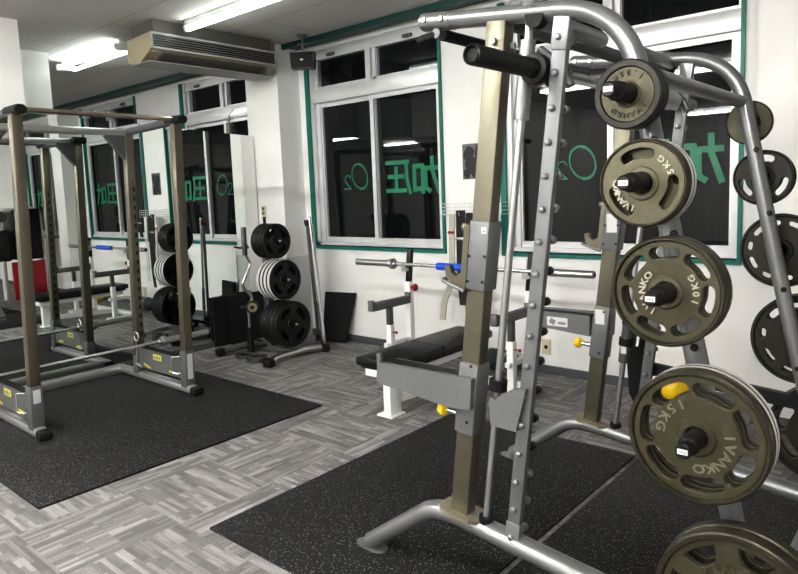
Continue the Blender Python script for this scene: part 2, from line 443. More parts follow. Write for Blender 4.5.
# strokes of the window lettering, unit square, seen from outside
KA = [[(.0, .70), (.52, .70), (.50, .12), (.36, .03)], [(.24, 1.), (.22, .6), (.0, .0)], [(.62, .78), (.96, .78), (.96, .06)], [(.62, .78), (.62, .0)], [(.62, .10), (.96, .10)]]
ATSU = [[(.06, .93), (1., .93)], [(.14, .93), (.12, .4), (.0, .0)], [(.58, .76), (.58, .07)], [(.28, .5), (.92, .5)], [(.18, .07), (1., .07)]]
def strokes(mb, S, x0, x1, z0, z1, y, t):
    for pl in S:
        for (a, b_), (c, d) in zip(pl, pl[1:]):
            y -= .0004
            p, q = V((x1+(x0-x1)*a, y, z0+(z1-z0)*b_)), V((x1+(x0-x1)*c, y, z0+(z1-z0)*d))
            e = (q-p).normalized()*t*.35
            mb.beam(p-e, q+e, .003, t, up=V((0, 1, 0)).cross(q-p))
for i, (x0, x1) in enumerate(WIN):
    w = bpy.data.objects.new('window_%d' % (i+1), None); COL.objects.link(w); struct(w)
    xm = (x0+x1)/2; yf = 4.49
    t = MB()   # green painted casing
    t.bb(x0-.012, x0+.04, 4.478, 4.52, Z0-.02, Z1); t.bb(x1-.012, x1+.012, 4.478, 4.60, Z0-.02, Z1); t.bb(x0-.012, x1+.012, 4.475, 4.52, Z0-.02, Z0+.008)
    t.build('casing', 'green', w)
    f = MB()
    f.bb(x0+.04, x0+.085, 4.50, 4.62, Z0+.018, Z1); f.bb(x0+.085, x0+.13, 4.535, 4.62, Z0+.018, Z1)
    f.bb(x1-.035, x1-.012, 4.52, 4.62, Z0+.018, Z1)
    f.bb(x0+.04, x1-.012, 4.50, 4.62, Z0+.018, Z0+.05)
    f.bb(x0+.05, x1-.012, 4.495, 4.62, 2.345, 2.475, .004); f.bb(x0+.04, x1-.012, 4.525, 4.62, 2.475, 2.50)
    f.bb(x0+.04, x1-.012, 4.515, 4.62, 2.755, Z1)
    f.bb(xm-.03, xm+.03, 4.505, 4.62, 2.475, 2.76); f.bb(xm+.045, xm+.08, 4.525, 4.62, 2.475, 2.76); f.bb(xm-.05, xm+.085, 4.54, 4.62, 2.475, 2.76)
    # sliding sashes: one in front of the other
    for sx0, sx1, y in ((x0+.10, xm+.035, 4.55), (xm-.015, x1-.03, 4.525)):
        f.bb(sx0, sx0+.045, y, y+.03, Z0+.05, 2.345); f.bb(sx1-.042, sx1, y, y+.03, Z0+.05, 2.345)
        f.bb(sx0+.045, sx1-.042, y+.001, y+.03, Z0+.05, Z0+.095); f.bb(sx0+.045, sx1-.042, y+.001, y+.03, 2.305, 2.345)
    f.build('frame', 'alu', w)
    lt = MB()
    for xx in (x0+.35, x1-.35): lt.bb(xx-.05, xx+.05, 4.49, 4.515, 2.77, 2.80, .004); lt.bb(xx-.015, xx+.015, 4.47, 4.50, 2.765, 2.785, .004)
    lt.build('latch', 'acdark', w)
    g = MB(); g.bb(x0+.1, x1-.03, 4.575, 4.585, Z0+.06, 2.35); g.bb(x0+.1, x1-.03, 4.575, 4.585, 2.47, 2.80); g.build('glazing', 'glass', w)
    if i in (2, 3, 4):
        L = MB(); ox = x0+5.03+(.03 if i == 3 else 0); y = 4.571
        strokes(L, ATSU, -4.075+ox, -3.80+ox, 1.44, 1.735, y, .038)
        strokes(L, KA, -3.755+ox, -3.475+ox, 1.44, 1.735, y, .042)
        ring = []
        for k in range(33):
            a = 2*PI*k/32; ring.append((-4.425+ox+.10*math.cos(a)-.022*math.sin(a), 1.61+.118*math.sin(a)))
        for (a, b_), (c, d) in zip(ring, ring[1:]):
            y -= .00003; p, q = V((a, y, b_)), V((c, y, d)); L.beam(p-(q-p)*.1, q+(q-p)*.1, .003, .012+.010*abs(b_-1.61)/.118*(1 if a > -4.425+ox else .4), up=V((0, 1, 0)).cross(q-p))
        two = [(.0, .78), (.25, 1.), (.62, .95), (.75, .68), (.5, .38), (.0, .0), (.9, .02)]
        tw = [V((-4.545+ox-.105*a, y, 1.495+.13*c)) for a, c in two]
        for p, q in zip(tw, tw[1:]): p = p+V((0, -.0004*p.z, 0)); L.beam(p, q, .003, .012, up=V((0, 1, 0)).cross(q-p))
        L.build('lettering', 'letter', w)

# ------------------------------------------------------------------ lamps
def lamp(x, y, label, twin=True):
    t = thing('ceiling_lamp', label, 'ceiling lamp', (x, y, ZC), 'ceiling fluorescent lamps')
    f = MB(); w = .045 if twin else .018; e = .095 if twin else .02
    f.bb(x-.62, x+.62, y-w, y+w, 2.875, ZC, .006); f.bb(x-.64, x-.60, y-e, y+e, 2.83, 2.885, .008); f.bb(x+.60, x+.64, y-e, y+e, 2.83, 2.885, .008)
    f.build('fixture', 'fixture', t)
    for dy in ((-.075, .075) if twin else (0.,)):
        u = MB(); u.cyl((x-.60, y+dy, 2.845), (x+.60, y+dy, 2.845), .016, seg=10); u.build('tube', 'tube' if y > 2 else 'tube_near', t)
    return t
lamp(-6.52, 3.08, 'twin tube fluorescent lamp beyond the air conditioner, over the far windows')
lamp(-4.33, 3.14, 'single tube fluorescent lamp on the ceiling beside the grille of the air conditioner', False)
for x, y, s in ((-9.2, 1.2, 'added unseen tube lamp past the column, brightening the alcove ceiling'),  # alcove lamp is added out of view to brighten the far ceiling
                (-4.3, .05, 'fluorescent lamp over the front of the power rack'), (-2.35, .05, 'fluorescent lamp in front of the middle window, seen reflected in its glass'),
                (.2, .05, 'fluorescent lamp overhead near the plate legs'),
                (-4.3, -2.9, 'fluorescent lamp behind the viewer on the mirror side'), (-1.6, -2.9, 'fluorescent lamp behind the viewer in mid room'), (1.2, -2.9, 'fluorescent lamp behind the viewer by the far wall'),
                (-4.0, -5.8, 'fluorescent lamp deep in the room on the mirror side'), (-1.2, -5.8, 'fluorescent lamp deep in the room by its middle'), (1.6, -5.8, 'fluorescent lamp deep in the room by the end wall')):
    lamp(x, y, s)

# ------------------------------------------------------------------ air conditioner
t = thing('air_conditioner', 'beige ceiling mounted air conditioner with slotted side grille above the plate tree', 'air conditioner', (-5.2, 3.5, 2.6))
b = MB()
prof = [(-5.41, 2.79), (-5.41, 2.615), (-5.36, 2.595), (-5.22, 2.585), (-5.05, 2.66), (-5.02, 2.69), (-5.02, 2.80), (-5.05, 2.805)]
b.prism([(x, z) for x, z in prof], (0, 3.485, 0), (1, 0, 0), (0, 0, 1), 1.27); b.build('casing', 'beige', t)
b = MB(); b.bb(-5.40, -5.06, 2.90, 4.10, 2.80, ZC); b.build('mount', 'acdark', t)
b = MB(); b.bb(-5.03, -5.010, 2.85, 4.12, 2.79, 2.806); b.bb(-5.03, -5.008, 2.85, 4.12, 2.675, 2.692)
for y in (2.855, 4.112): b.bb(-5.03, -5.008, y-.008, y+.008, 2.68, 2.80)
b.beam((-5.215, 2.85, 2.585), (-5.215, 4.12, 2.585), .30, .006); b.build('frame', 'acgrey', t)
b = MB(); b.bb(-5.025, -5.016, 2.865, 4.10, 2.692, 2.79); b.build('intake', 'black', t)
b = MB()
for k in range(5): z = 2.706+.019*k; b.beam((-5.012, 2.865, z), (-5.012, 4.10, z), .012, .0025)
b.build('grille', 'acgrey', t)
b = MB(); b.prism([(-.0, 0), (.16, .071), (.155, .079), (-.005, .008)], (-5.20, 3.485, 2.583), (1, 0, 0), (0, 0, 1), 1.05); b.build('outlet_vane', 'acdark', t)

# ------------------------------------------------------------------ ceiling speaker
t = thing('speaker', 'small black speaker hung from the ceiling beside the middle window', 'speaker', (-4.70, 4.16, 2.69))
RS = Matrix.Rotation(.62, 3, 'Z'); SC = V((-4.70, 4.16, 2.69))
def sp(x, y, z): return SC+RS @ V((x, y, z))
b = MB(); b.prism([(-.105, -.074), (.105, -.074), (.115, .074), (-.115, .074)], sp(0, .05, 0), RS @ V((1, 0, 0)), (0, 0, 1), .11); b.build('cabinet', 'black', t)
b = MB(); b.box(sp(0, -.008, 0), (.20, .006, .135), RS, .003); b.build('grille', 'rubber', t)
b = MB(); b.box(sp(.0, -.0125, .002), (.028, .003, .012), RS); b.build('badge', 'sticker', t)
b = MB(); b.cyl(sp(0, .05, .07), sp(0, .05, ZC-2.69), .009); b.lathe([(.05, 0), (.05, -.010), (.0, -.012)], sp(0, .05, ZC-2.69), (0, 0, 1)); b.box(sp(0, .05, .15), (.09, .02, .012), RS); b.build('bracket', 'acdark', t)

# ------------------------------------------------------------------ hanging plant by the far window
t = thing('hanging_plant', 'small green leafy ornament hanging above the mirror at the far window', 'hanging plant', (-6.20, 4.35, 2.2))
b = MB(); rr = random.Random(3)
for k in range(130):
    z = 2.14+.20*rr.random(); a = rr.random()*6.28; r = .045*rr.random()**.5
    p = V((-6.175+r*math.cos(a), 4.38+r*math.sin(a), z)); d = V((math.cos(a), math.sin(a), rr.uniform(-.7, .4)))*.022
    s = V((-math.sin(a), math.cos(a), 0))*.008
    b.geom([p, p+d*.5+s, p+d, p+d*.5-s], [(0, 1, 2, 3)])
b.build('foliage', 'leaf', t, smooth=False)
b = MB(); b.tube([(-6.20, 4.38, 2.3), (-6.22, 4.40, 2.37), (-6.23, 4.47, 2.43)], .004, 6); b.cyl((-6.20, 4.38, 2.13), (-6.20, 4.38, 2.36), .008, seg=8); b.build('stem', 'leaf', t)

# ------------------------------------------------------------------ mirror wall
XM = -5.56
def ztop(y): return 2.072+(4.2-y)*.047
t = thing('wall_mirror', 'long frameless wall mirror standing behind the power rack', 'mirror', (XM, 2.2, 0))
for y0, y1 in ((4.056, 4.204), (.3, 4.05)):
    b = MB(); b.geom([(XM, y0, .055), (XM, y1, .055), (XM, y1, ztop(y1)), (XM, y0, ztop(y0)), (XM-.006, y0, .055), (XM-.006, y1, .055), (XM-.006, y1, ztop(y1)), (XM-.006, y0, ztop(y0))],
                     [(0, 1, 2, 3), (4, 7, 6, 5), (0, 4, 5, 1), (3, 2, 6, 7), (1, 5, 6, 2), (0, 3, 7, 4)])
    b.build('panel', 'mirror' if y0 < 4 else 'wall', t)
b = MB(); b.geom([(XM-.008, .3, .0), (XM-.008, 4.204, .0), (XM-.008, 4.204, ztop(4.2)-.003), (XM-.008, .3, ztop(.3)-.003), (XM-.04, .3, .0), (XM-.04, 4.204, .0), (XM-.04, 4.204, ztop(4.2)-.003), (XM-.04, .3, ztop(.3)-.003)],
                 [(0, 1, 2, 3), (4, 7, 6, 5), (0, 4, 5, 1), (3, 2, 6, 7), (1, 5, 6, 2), (0, 3, 7, 4)]); b.build('backing', 'board', t)
b = MB(); b.bb(XM-.008, XM+.012, .3, 4.204, 0, .053); b.build('base_rail', 'base', t)

# ------------------------------------------------------------------ floor mats
def floor_mat(x0, x1, y0, y1, label):
    b = MB(); b.bb(x0, x1, y0, y1, .0, .012, .003); return tag(b.build('floor_mat', 'mat'), label, 'floor mat', 'black speckled rubber floor mats')
floor_mat(-5.53, -3.31, 1.105, 2.945, 'black speckled rubber mat under the power rack')
floor_mat(-2.47, -1.278, 1.50, 3.325, 'black speckled rubber mat beside the bench, under the posts with the yellow pins')
floor_mat(-1.25, -.05, 1.50, 3.325, 'black speckled rubber mat under the plate legs of the Smith machine')

# ------------------------------------------------------------------ power rack
LEAN = .03
t = thing('power_rack', 'champagne and grey four-post power rack standing before the mirror', 'power rack', (-4.75, 2.05, 0))
XF, XB, YL, YR = -4.38, -5.10, 1.50, 2.57
def rk(b, name, m, par=t): return b.build(name, m, par, shear=LEAN)
for x in (XF, XB):
    for y in (YL, YR):
        top = 2.0
        b = MB(); b.bb(x-.032, x+.032, y-.032, y+.032, .05, top, .003); p = rk(b, 'post', 'champ_d')
        h = MB()      # rows of punched slots on the inner and front faces
        for k in range(17):
            z = 1.55-.073*k
            if x == XB: h.bb(x+.0315, x+.0335, y+.002, y+.020, z-.016, z+.016)
            else: h.bb(x-.0335, x-.0315, y-.009, y+.009, z-.016, z+.016)
        rk(h, 'slot_pattern', 'black', p)
        s = MB()
        if x == XF:
            s.bb(x-.038, x+.038, y-.038, y+.038, .055, .33, .003); sl = rk(s, 'sleeve', 'arm', p)
            q = MB(); q.bb(x+.0385, x+.0395, y-.022, y+.022, .225 if y == YL else .12, .31); rk(q, 'spec_label', 'sticker', sl)
            q = MB()
            for dz in (.09, .18, .27): q.cyl((x-.02, y-.0385, dz), (x-.02, y-.041, dz), .006, seg=8)
            rk(q, 'bolt', 'black', sl)
        else:
            s.bb(x-.038, x+.038, y-.038, y+.038, .055, .20, .003); rk(s, 'sleeve', 'arm', p)
for y in (YL, YR):
    b = MB(); b.beam((XB-.36, y, .045), (XF+.08, y, .045), .075, .058, bevel=.02); ft = rk(b, 'base_tube', 'silver')
    c = MB(); c.beam((XF+.075, y, .043), (XF+.155, y, .036), .088, .066, bevel=.02); rk(c, 'rubber_foot', 'rubber', ft)
    c = MB(); c.beam((XB-.38, y, .036), (XB-.35, y, .036), .082, .060, bevel=.012); rk(c, 'rubber_foot', 'rubber', ft)
    c = MB(); c.bb(-4.80, -4.62, y-.012, y+.012, .073, .0745); rk(c, 'tape_strip', 'sticker', ft)
    # side beam on top, with capped ends over the front posts
    b = MB(); b.cyl((XB-.05, y, 2.005), (XF+.02, y, 2.025), .03); rk(b, 'side_beam', 'dgrey')
    b = MB(); b.tube(fillet([(XF-.10, y, 2.03), (XF+.06, y, 2.03), (XF+.10, y, 2.025)], .02), .036, 14, ry=.85); rk(b, 'end_cap', 'rubber')
    b = MB(); b.tube([(XB-.055, y-.06, 2.01), (XB-.055, y+.05, 2.01)], .03, 12); rk(b, 'end_cap', 'rubber')
b = MB(); b.cyl((XF, YL+.03, 2.035), (XF, YR-.03, 2.035), .0165); rk(b, 'pull_up_bar', 'warmchrome')
b = MB(); b.beam((XB, YL, 2.0), (XB, YR, 2.0), .05, .055, bevel=.012); rk(b, 'rear_beam', 'chrome_d')
for y, s in ((YL, 1), (YR, -1)):
    b = MB(); b.prism([(0, .0), (s*.16, .0), (s*.155, -.02), (.0, -.20)], (XB-.005, y+s*.03, 1.985), (0, 1, 0), (0, 0, 1), .05); rk(b, 'gusset', 'dgrey')
b = MB(); b.beam((XB-.31, YL, .045), (XB-.31, YR, .045), .075, .065, bevel=.006); rk(b, 'rear_base_beam', 'silver')
for y, sg in ((YL, 1), (YR, -1)):     # low safety bars with pull pins
    b = MB(); b.prism([(XB+.03, .275), (XF-.035, .275), (XF-.035, .115), (XB+.03, .115)], (0, y-.006, 0), (1, 0, 0), (0, 0, 1), .04); sb = rk(b, 'safety_bar', 'arm')
    c = MB(); c.bb(XB+.03, XF-.035, y-.028, y+.016, .275, .285); rk(c, 'liner', 'rubber', sb)
    c = MB()
    c.bb(-4.83, -4.71, y-.0275, y-.0265, .205, .250); c.beam((-4.98, y-.027, .15), (-4.88, y-.027, .128), .0015, .016); c.beam((-4.60, y-.027, .145), (-4.50, y-.027, .142), .0015, .016)
    rk(c, 'warning_label', 'ylabel', sb)
    c = MB(); c.bb(-4.815, -4.79, y-.0285, y-.0277, .212, .24); c.bb(-4.78, -4.755, y-.0285, y-.0277, .212, .24); c.bb(-4.745, -4.725, y-.0285, y-.0277, .212, .24); rk(c, 'warning_print', 'ink', sb)
    # pull pin loops
    c = MB(); c.tube(fillet([(XF-.035, y-.04, .285), (XF-.09, y-.075, .285), (XF-.09, y-.075, .16), (XF-.035, y-.04, .16)], .02), .006, 8); rk(c, 'pin_handle', 'chrome', sb)
    c = MB(); c.tube([V((XB+.06+.035*math.cos(a), y-.05, .37+.035*math.sin(a))) for a in [2*PI*k/20 for k in range(21)]], .006, 8); c.cyl((XB+.06, y-.05, .335), (XB+.055, y-.05, .16), .006, seg=8); c.cyl((XB+.03, y-.04, .14), (XB+.11, y-.045, .13), .013, seg=10); rk(c, 'pin_ring', 'chrome', sb)

# ------------------------------------------------------------------ barbells
def olympic_bar(name, label, p0, p1, sleeve, grips=None, shaft_m='chrome'):
    p0, p1 = V(p0), V(p1); d = (p1-p0).normalized(); mid = (p0+p1)/2
    t = thing(name, label, 'barbell', mid)
    b = MB(); b.cyl(p0+d*sleeve*.9, p1-d*sleeve*.9, .0145, seg=14); b.build('shaft', shaft_m, t)
    for e, s in ((p0, 1), (p1, -1)):
        b = MB(); b.lathe([(.0, 0), (.020, 0), (.025, .006), (.025, sleeve-.03), (.025, sleeve-.03), (.042, sleeve-.028), (.042, sleeve), (.024, sleeve+.004), (.024, sleeve+.03), (.015, sleeve+.034)], e, d*s, 18)
        sl = b.build('sleeve', 'chrome_d', t)
        b = MB(); b.lathe([(0, -.001), (.017, -.001), (.017, .002)], e, d*s, 14); b.build('end_cap', 'black', sl)
    if grips:
        for g0, g1 in grips:
            b = MB(); b.cyl(mid+d*g0, mid+d*g1, .027, seg=18); b.build('foam_grip', 'blue', t)
    return t
olympic_bar('barbell', 'chrome barbell lying on the low safety bars of the power rack', (-4.93, 1.02, .312), (-4.93, 3.12, .312), .43)

# ------------------------------------------------------------------ bench
BX = -2.79
t = thing('weight_bench', 'flat black bench with white frame and barbell uprights below the middle window', 'bench', (BX, 3.5, 0))
b = MB(); b.bb(BX-.165, BX+.165, 2.93, 4.06, .345, .405, .018); p = b.build('pad', 'vinyl', t)
b = MB(); b.bb(BX-.15, BX+.15, 2.97, 4.02, .325, .345); b.build('pad_board', 'black', p)
b = MB(); b.bb(BX-.167, BX+.167, 3.445, 3.452, .343, .4062); b.build('seam', 'rubber', p)
b = MB(); b.beam((BX, 2.98, .298), (BX, 4.00, .298), .25, .05, bevel=.004); b.build('spine', 'white', t)
b = MB(); b.bb(BX-.03, BX+.03, 3.04, 3.15, .012, .30, .004); lg = b.build('leg', 'white', t)
b = MB(); b.bb(BX-.075, BX+.055, 3.02, 3.16, .0, .012, .002); b.build('foot_plate', 'white', lg)
b = MB(); b.bb(BX-.56, BX+.60, 3.93, 3.985, .02, .075, .006); b.build('cross_base', 'white', t)
b = MB(); b.beam((BX, 3.10, .10), (BX, 3.95, .06), .05, .05, bevel=.004); b.build('floor_rail', 'white', t)
for s, x in ((-1, -3.31), (1, -2.24)):
    b = MB(); b.beam((x, 3.92, .07), (x, 3.92, .745), .05, .05, bevel=.004); up = b.build('upright', 'white', t)
    q = MB(); q.beam((x, 3.92, .74), (x+.02, 3.93, 1.0), .038, .038, bevel=.003); ts = q.build('telescopic_post', 'black', up)
    q = MB(); q.prism([(-.05, .0), (.03, .0), (.03, .13), (.012, .13), (.012, .025), (-.035, .025), (-.035, .05), (-.05, .05)], (x, 3.91, .83), (0, 1, 0), (0, 0, 1), .04); q.build('bar_hook', 'chrome_d', up)
    q = MB(); q.cyl((x+.02, 3.92, .70), (x+.055, 3.92, .70), .012); q.lathe([(0, 0), (.018, 0), (.030, .008), (.030, .02), (.018, .028), (0, .028)], (x+.05, 3.92, .70), (1, 0, 0), 10); q.build('knob', 'redk', up)
    b = MB(); b.bb(x-.025, x+.025, 3.655, 3.705, .07, .44, .004); lp = b.build('spotter_post', 'white', t)
    q = MB(); q.bb(x-.02, x+.02, 3.66, 3.70, .44, .58, .003); q.build('telescopic_post', 'dgrey', lp)
    q = MB(); q.beam((x, 3.48, .605), (x, 3.90, .605), .05, .06, bevel=.005); q.bb(x-.025, x+.025, 3.465, 3.495, .575, .655, .006); q.bb(x-.025, x+.025, 3.89, 3.915, .575, .665, .006); sa = q.build('spotter_arm', 'arm', t)
    q = MB(); q.cyl((x+.02, 3.68, .385), (x+.055, 3.68, .385), .006, seg=8); q.sph((x+.06, 3.68, .385), .012); q.build('pin', 'redk', lp)
    b = MB(); b.bb(x-.025, x+.025, 3.58, 3.99, .02, .07, .006); b.build('side_base', 'white', t)
    b = MB(); b.bb(x-.02, x+.02, 3.62, 3.92, .27, .305, .004); b.build('brace', 'white', t)
olympic_bar('barbell', 'barbell with bright blue grips racked on the white bench uprights', (-3.825, 3.87, .885), (-1.745, 3.87, .885), .41,
            ((-.195, .215),))

# ------------------------------------------------------------------ roller on the floor behind the bench, yellow ball
b = MB(); b.lathe([(0, 0), (.04, .0), (.065, .03), (.085, .10), (.088, .22), (.082, .32), (.05, .38), (0, .385)], (-2.97, 4.36, .09), (1, -.05, 0), 20)
r = b.build('exercise_roller', 'drum'); tag(r, 'dark teal padded roller lying by the wall behind the bench', 'exercise roller')
b = MB()
for h in (.12, .30): b.lathe([(.0865, h-.008), (.0905, h-.004), (.0905, h+.004), (.0865, h+.008)], (-2.97, 4.36, .09), (1, -.05, 0), 20)
b.build('band', 'cloth_w', r)
b = MB(); b.sph((-1.41, 4.33, .10), .10, seg=24); r = tag(b.build('exercise_ball', 'yellow'), 'yellow ball on the floor by the wall, glimpsed through a 15 kg plate slot', 'ball')

# ------------------------------------------------------------------ plate tree
TX, TY = -4.83, 3.72
t = thing('plate_tree', 'dark steel plate tree with three tiers of black plates in front of the pillar', 'weight rack', (TX, TY, 0))
b = MB(); b.beam((TX, TY, .08), (TX, TY, 1.17), .06, .06, up=(1, 0, 0), bevel=.004); b.build('post', 'dgrey', t)
b = MB(); b.cyl((TX, TY, 1.17), (TX, TY, 1.27), .014); b.build('post_tip', 'black', t)
for x, s in ((-4.47, 1), (-5.17, -1)):
    b = MB(); b.tube(fillet([(x+.0*s, 3.40, .045), (x-.05*s, 3.55, .055), (x-.05*s, 3.87 if s > 0 else 3.72, .055), (x+.0*s, 4.03 if s > 0 else 3.80, .045)], .12), .034, 14, ry=.8); ft = b.build('foot_tube', 'chrome_d' if s > 0 else 'dgrey', t)
    for y, dy in ((3.40, -1), (4.03 if s > 0 else 3.80, 1)):
        q = MB(); q.beam((x, y-.03*dy, .042), (x+.015*s, y+.045*dy, .036), .085, .07, bevel=.015); q.build('rubber_foot', 'rubber', ft)
b = MB(); b.beam((-5.12, TY, .06), (-4.52, TY, .06), .06, .05, bevel=.006); b.build('cross_tube', 'dgrey', t)
TIERS = [(.315, .205), (.71, .18), (1.055, .158)]
for (z, r), xe in zip(TIERS, (-4.46, -4.535, -4.625)):
    b = MB(); b.cyl((TX+.03, TY, z), (xe, TY, z+.004), .0235); pg = b.build('peg', 'black', t)
    q = MB(); q.bb(xe, xe+.002, TY-.014, TY+.014, z-.006, z+.010); q.build('peg_label', 'sticker', pg)
for (x, y), s in (((-5.045, 3.64), -1), ((-4.63, 4.13), 1)):   # upright bar holders
    b = MB(); b.beam((TX if s < 0 else -4.50, TY if s < 0 else 4.0, .09), (x, y, .05), .03, .03); b.lathe([(.026, -.03), (.033, -.03), (.033, .09), (.026, .09)], (x, y, .04), (0, 0, 1), 16, True); b.build('bar_holder', 'black', t)

def slot(a, half, rc, hw, n=8):
    """arc slot with round ends, angles in degrees"""
    out = []
    for k in range(n+1): q = math.radians(a-half+2*half*k/n); out.append(((rc+hw)*math.cos(q), (rc+hw)*math.sin(q)))
    e = math.radians(a+half); c = V((rc*math.cos(e), rc*math.sin(e)))
    for k in range(1, 6): q = e+PI*k/6; out.append((c.x+hw*math.cos(q), c.y+hw*math.sin(q)))
    for k in range(n+1): q = math.radians(a+half-2*half*k/n); out.append(((rc-hw)*math.cos(q), (rc-hw)*math.sin(q)))
    e = math.radians(a-half); c = V((rc*math.cos(e), rc*math.sin(e)))
    for k in range(1, 6): q = e+PI+PI*k/6; out.append((c.x+hw*math.cos(q), c.y+hw*math.sin(q)))
    return out
def circ(r, n=64): return [(r*math.cos(2*PI*k/n), r*math.sin(2*PI*k/n)) for k in range(n)]
def hump(a, half, r0, r1, n=8):
    """slot with a straight outer arc and an inner edge that bulges inward (four-corner soft trapezoid)"""
    out = []
    for k in range(n+1): q = math.radians(a-half+2*half*k/n); out.append((r1*math.cos(q), r1*math.sin(q)))
    for k in range(n+1):
        f = k/n; q = math.radians(a+half*.86-2*half*.86*f); r = r0-(r1-r0)*.12*math.sin(PI*f)+(r1-r0)*.30*(abs(2*f-1)**5)
        out.append((r*math.cos(q), r*math.sin(q)))
    return out

def plate(name, label, cat, R, th, slots, web=.45, rimw=.1, hub=.42, mats=('olive', 'olive_d', 'olive_d'), texts=(), rot=0, group=None, rbore=.0265, rim_line=None):
    """disc in the XZ plane, front toward -Y, back at y = 0"""
    t = thing(name, label, cat, (0, 0, 0), group)
    C, S = math.cos(math.radians(rot)), math.sin(math.radians(rot))
    W = th*web/2; yc = -th/2; w = R*rimw
    vs, fs = fill2d([circ(R-w*.6), circ(rbore, 32)]+slots, W-.0016, .0016)
    b = MB(); b.geom([V((v.x*C-v.y*S, yc-v.z, v.x*S+v.y*C)) for v in vs], fs); b.build('disc', mats[0], t)
    b = MB(); e = min(.004, th*.18)
    b.lathe([(R-w, -th+e*1.5), (R-w+e, -th), (R-e, -th), (R, -th+e), (R, -e), (R-e, 0), (R-w+e, 0), (R-w, -e*1.5)], (0, 0, 0), (0, 1, 0), 72, True); rim = b.build('rim', mats[1], t)
    if rim_line:
        b = MB(); b.lathe([(R+.0006, -th*.86), (R+.0012, -th*.8), (R+.0012, -th*.2), (R+.0006, -th*.14)], (0, 0, 0), (0, 1, 0), 72); b.build('bright_edge', rim_line, rim)
    if hub:
        h = .052 if hub is True else hub
        b = MB(); b.lathe([(rbore, -th+.003), (rbore+.004, -th), (h-.006, -th), (h, -th+.008), (h, -.008), (h-.006, 0), (rbore+.003, 0), (rbore, -.003)], (0, 0, 0), (0, 1, 0), 40, True); b.build('hub', mats[2], t)
    if texts:
        b = MB()
        for txt, ang, rad, size, step, bold in texts:
            # angle measured in the unrotated plate; bottom texts read left to right along the lower edge
            for i, ch in enumerate(txt):
                k = i-(len(txt)-1)/2
                if ang == 90: q = math.radians(90-step*k+rot); up = V((math.cos(q), 0, math.sin(q)))
                else: q = math.radians(-90+step*k+rot); up = -V((math.cos(q), 0, math.sin(q)))
                c = V((math.cos(q), 0, math.sin(q)))*rad
                ux = V((up.z, 0, -up.x))
                put_glyph(b, ch, size, .0022, c+V((0, yc-W-.0015, 0))-up*size*.36, ux, up, bold)
        b.build('lettering', mats[3] if len(mats) > 3 else 'relief', t)
    return t

# black urethane plates on the tree
GRP = 'black plates on the plate tree'
ORD = ['outermost', 'second', 'third', 'fourth', 'innermost']
TN = ['bottom', 'middle', 'top']
first = True
for ti, (z, R) in enumerate(TIERS):
    n, th, gap = ((5, .040, .046), (4, .044, .050), (5, .032, .037))[ti]
    xo = (-4.50, -4.575, -4.665)[ti]
    src = plate('weight_plate', 'x', 'weight plate', R, th, [slot(45+90*k, 17, R*.66, R*.13) for k in range(4)], .55, .12, .062, ('plate_black', 'plate_black', 'plate_black'), group=GRP, rim_line='sticker' if ti == 1 else None)
    for k in range(n):
        lab = 'black four-slot plate, %s of the %s tier on the plate tree' % (ORD[k] if k < n-1 else 'innermost', TN[ti])
        if ti == 1: lab = 'black plate with white edge, %s of the middle tier on the plate tree' % (ORD[k] if k < n-1 else 'innermost')
        loc = (xo-gap*k-th, TY, z-.0025); rot = (0, random.uniform(-.9, .9) if k else .12, 0)
        # local front -Y must look toward +X
        if k == 0: r = src; r.location = loc; r['label'] = lab
        else: r = dup(src, loc, label=lab)
        r.rotation_euler = (0, 0, 0)
        r.matrix_world = Matrix.Translation(V(loc)) @ Matrix.Rotation(PI/2, 4, 'Z') @ Matrix.Rotation(rot[1], 4, 'Y')

# small dumbbell-like brass hub plate on the lower front corner, EZ bar on its holder
HW = V((-4.90, 3.585, .46)); HD = V((.75, -.66, 0)); HS = V((-.66, -.75, 0))
t = thing('hand_weight', 'small round black hand weight with a brass face hung beside the curl bar', 'hand weight', HW)
b = MB(); b.lathe([(0, 0), (.05, 0), (.06, .012), (.06, .04), (.05, .05), (0, .05)], HW, HD, 28); b.build('head', 'plate_dark', t)
b = MB(); b.lathe([(.02, .051), (.042, .051), (.042, .054), (.02, .054)], HW, HD, 28, True); b.build('face_ring', 'brass', t)
b = MB(); b.cyl(HW+HD*.03, HW+HD*.06+V((-.10, -.06, 0)), .017); b.cyl(HW+HD*-.06, HW+HD*.0, .02); b.build('handle', 'black', t)
ex, ey = -5.045, 3.64
t = thing('curl_bar', 'chrome EZ curl bar stored upright at the near side of the plate tree', 'curl bar', (ex, ey, .1))
b = MB(); b.tube(fillet([(ex, ey, .22), (ex, ey, .30), (ex, ey, .42), (ex+.015, ey+.045, .52), (ex-.01, ey-.05, .64), (ex+.005, ey-.02, .72), (ex+.01, ey+.05, .84), (ex, ey, .93), (ex, ey, 1.0)], .035), .0135, 10); b.build('shaft', 'chrome_d', t)
b = MB(); b.lathe([(0, 0), (.022, 0), (.024, .004), (.024, .26), (.014, .262)], (ex, ey, 1.18), (0, 0, -1), 16); b.build('sleeve', 'dgrey', t)
b = MB(); b.lathe([(0, 0), (.024, 0), (.024, .20), (.034, .202), (.034, .22), (.014, .222)], (ex, ey, .02), (0, 0, 1), 16); b.build('sleeve', 'black', t)
t = thing('spring_collar', 'dark spring clip gripping the top sleeve of the upright curl bar', 'spring collar', (ex, ey, .97))
b = MB(); b.tube([V((ex+.03*math.cos(a), ey+.03*math.sin(a), .985+.012*a/6.28)) for a in [2*PI*k/10 for k in range(26)]], .005, 6); b.build('coil', 'dgrey', t)
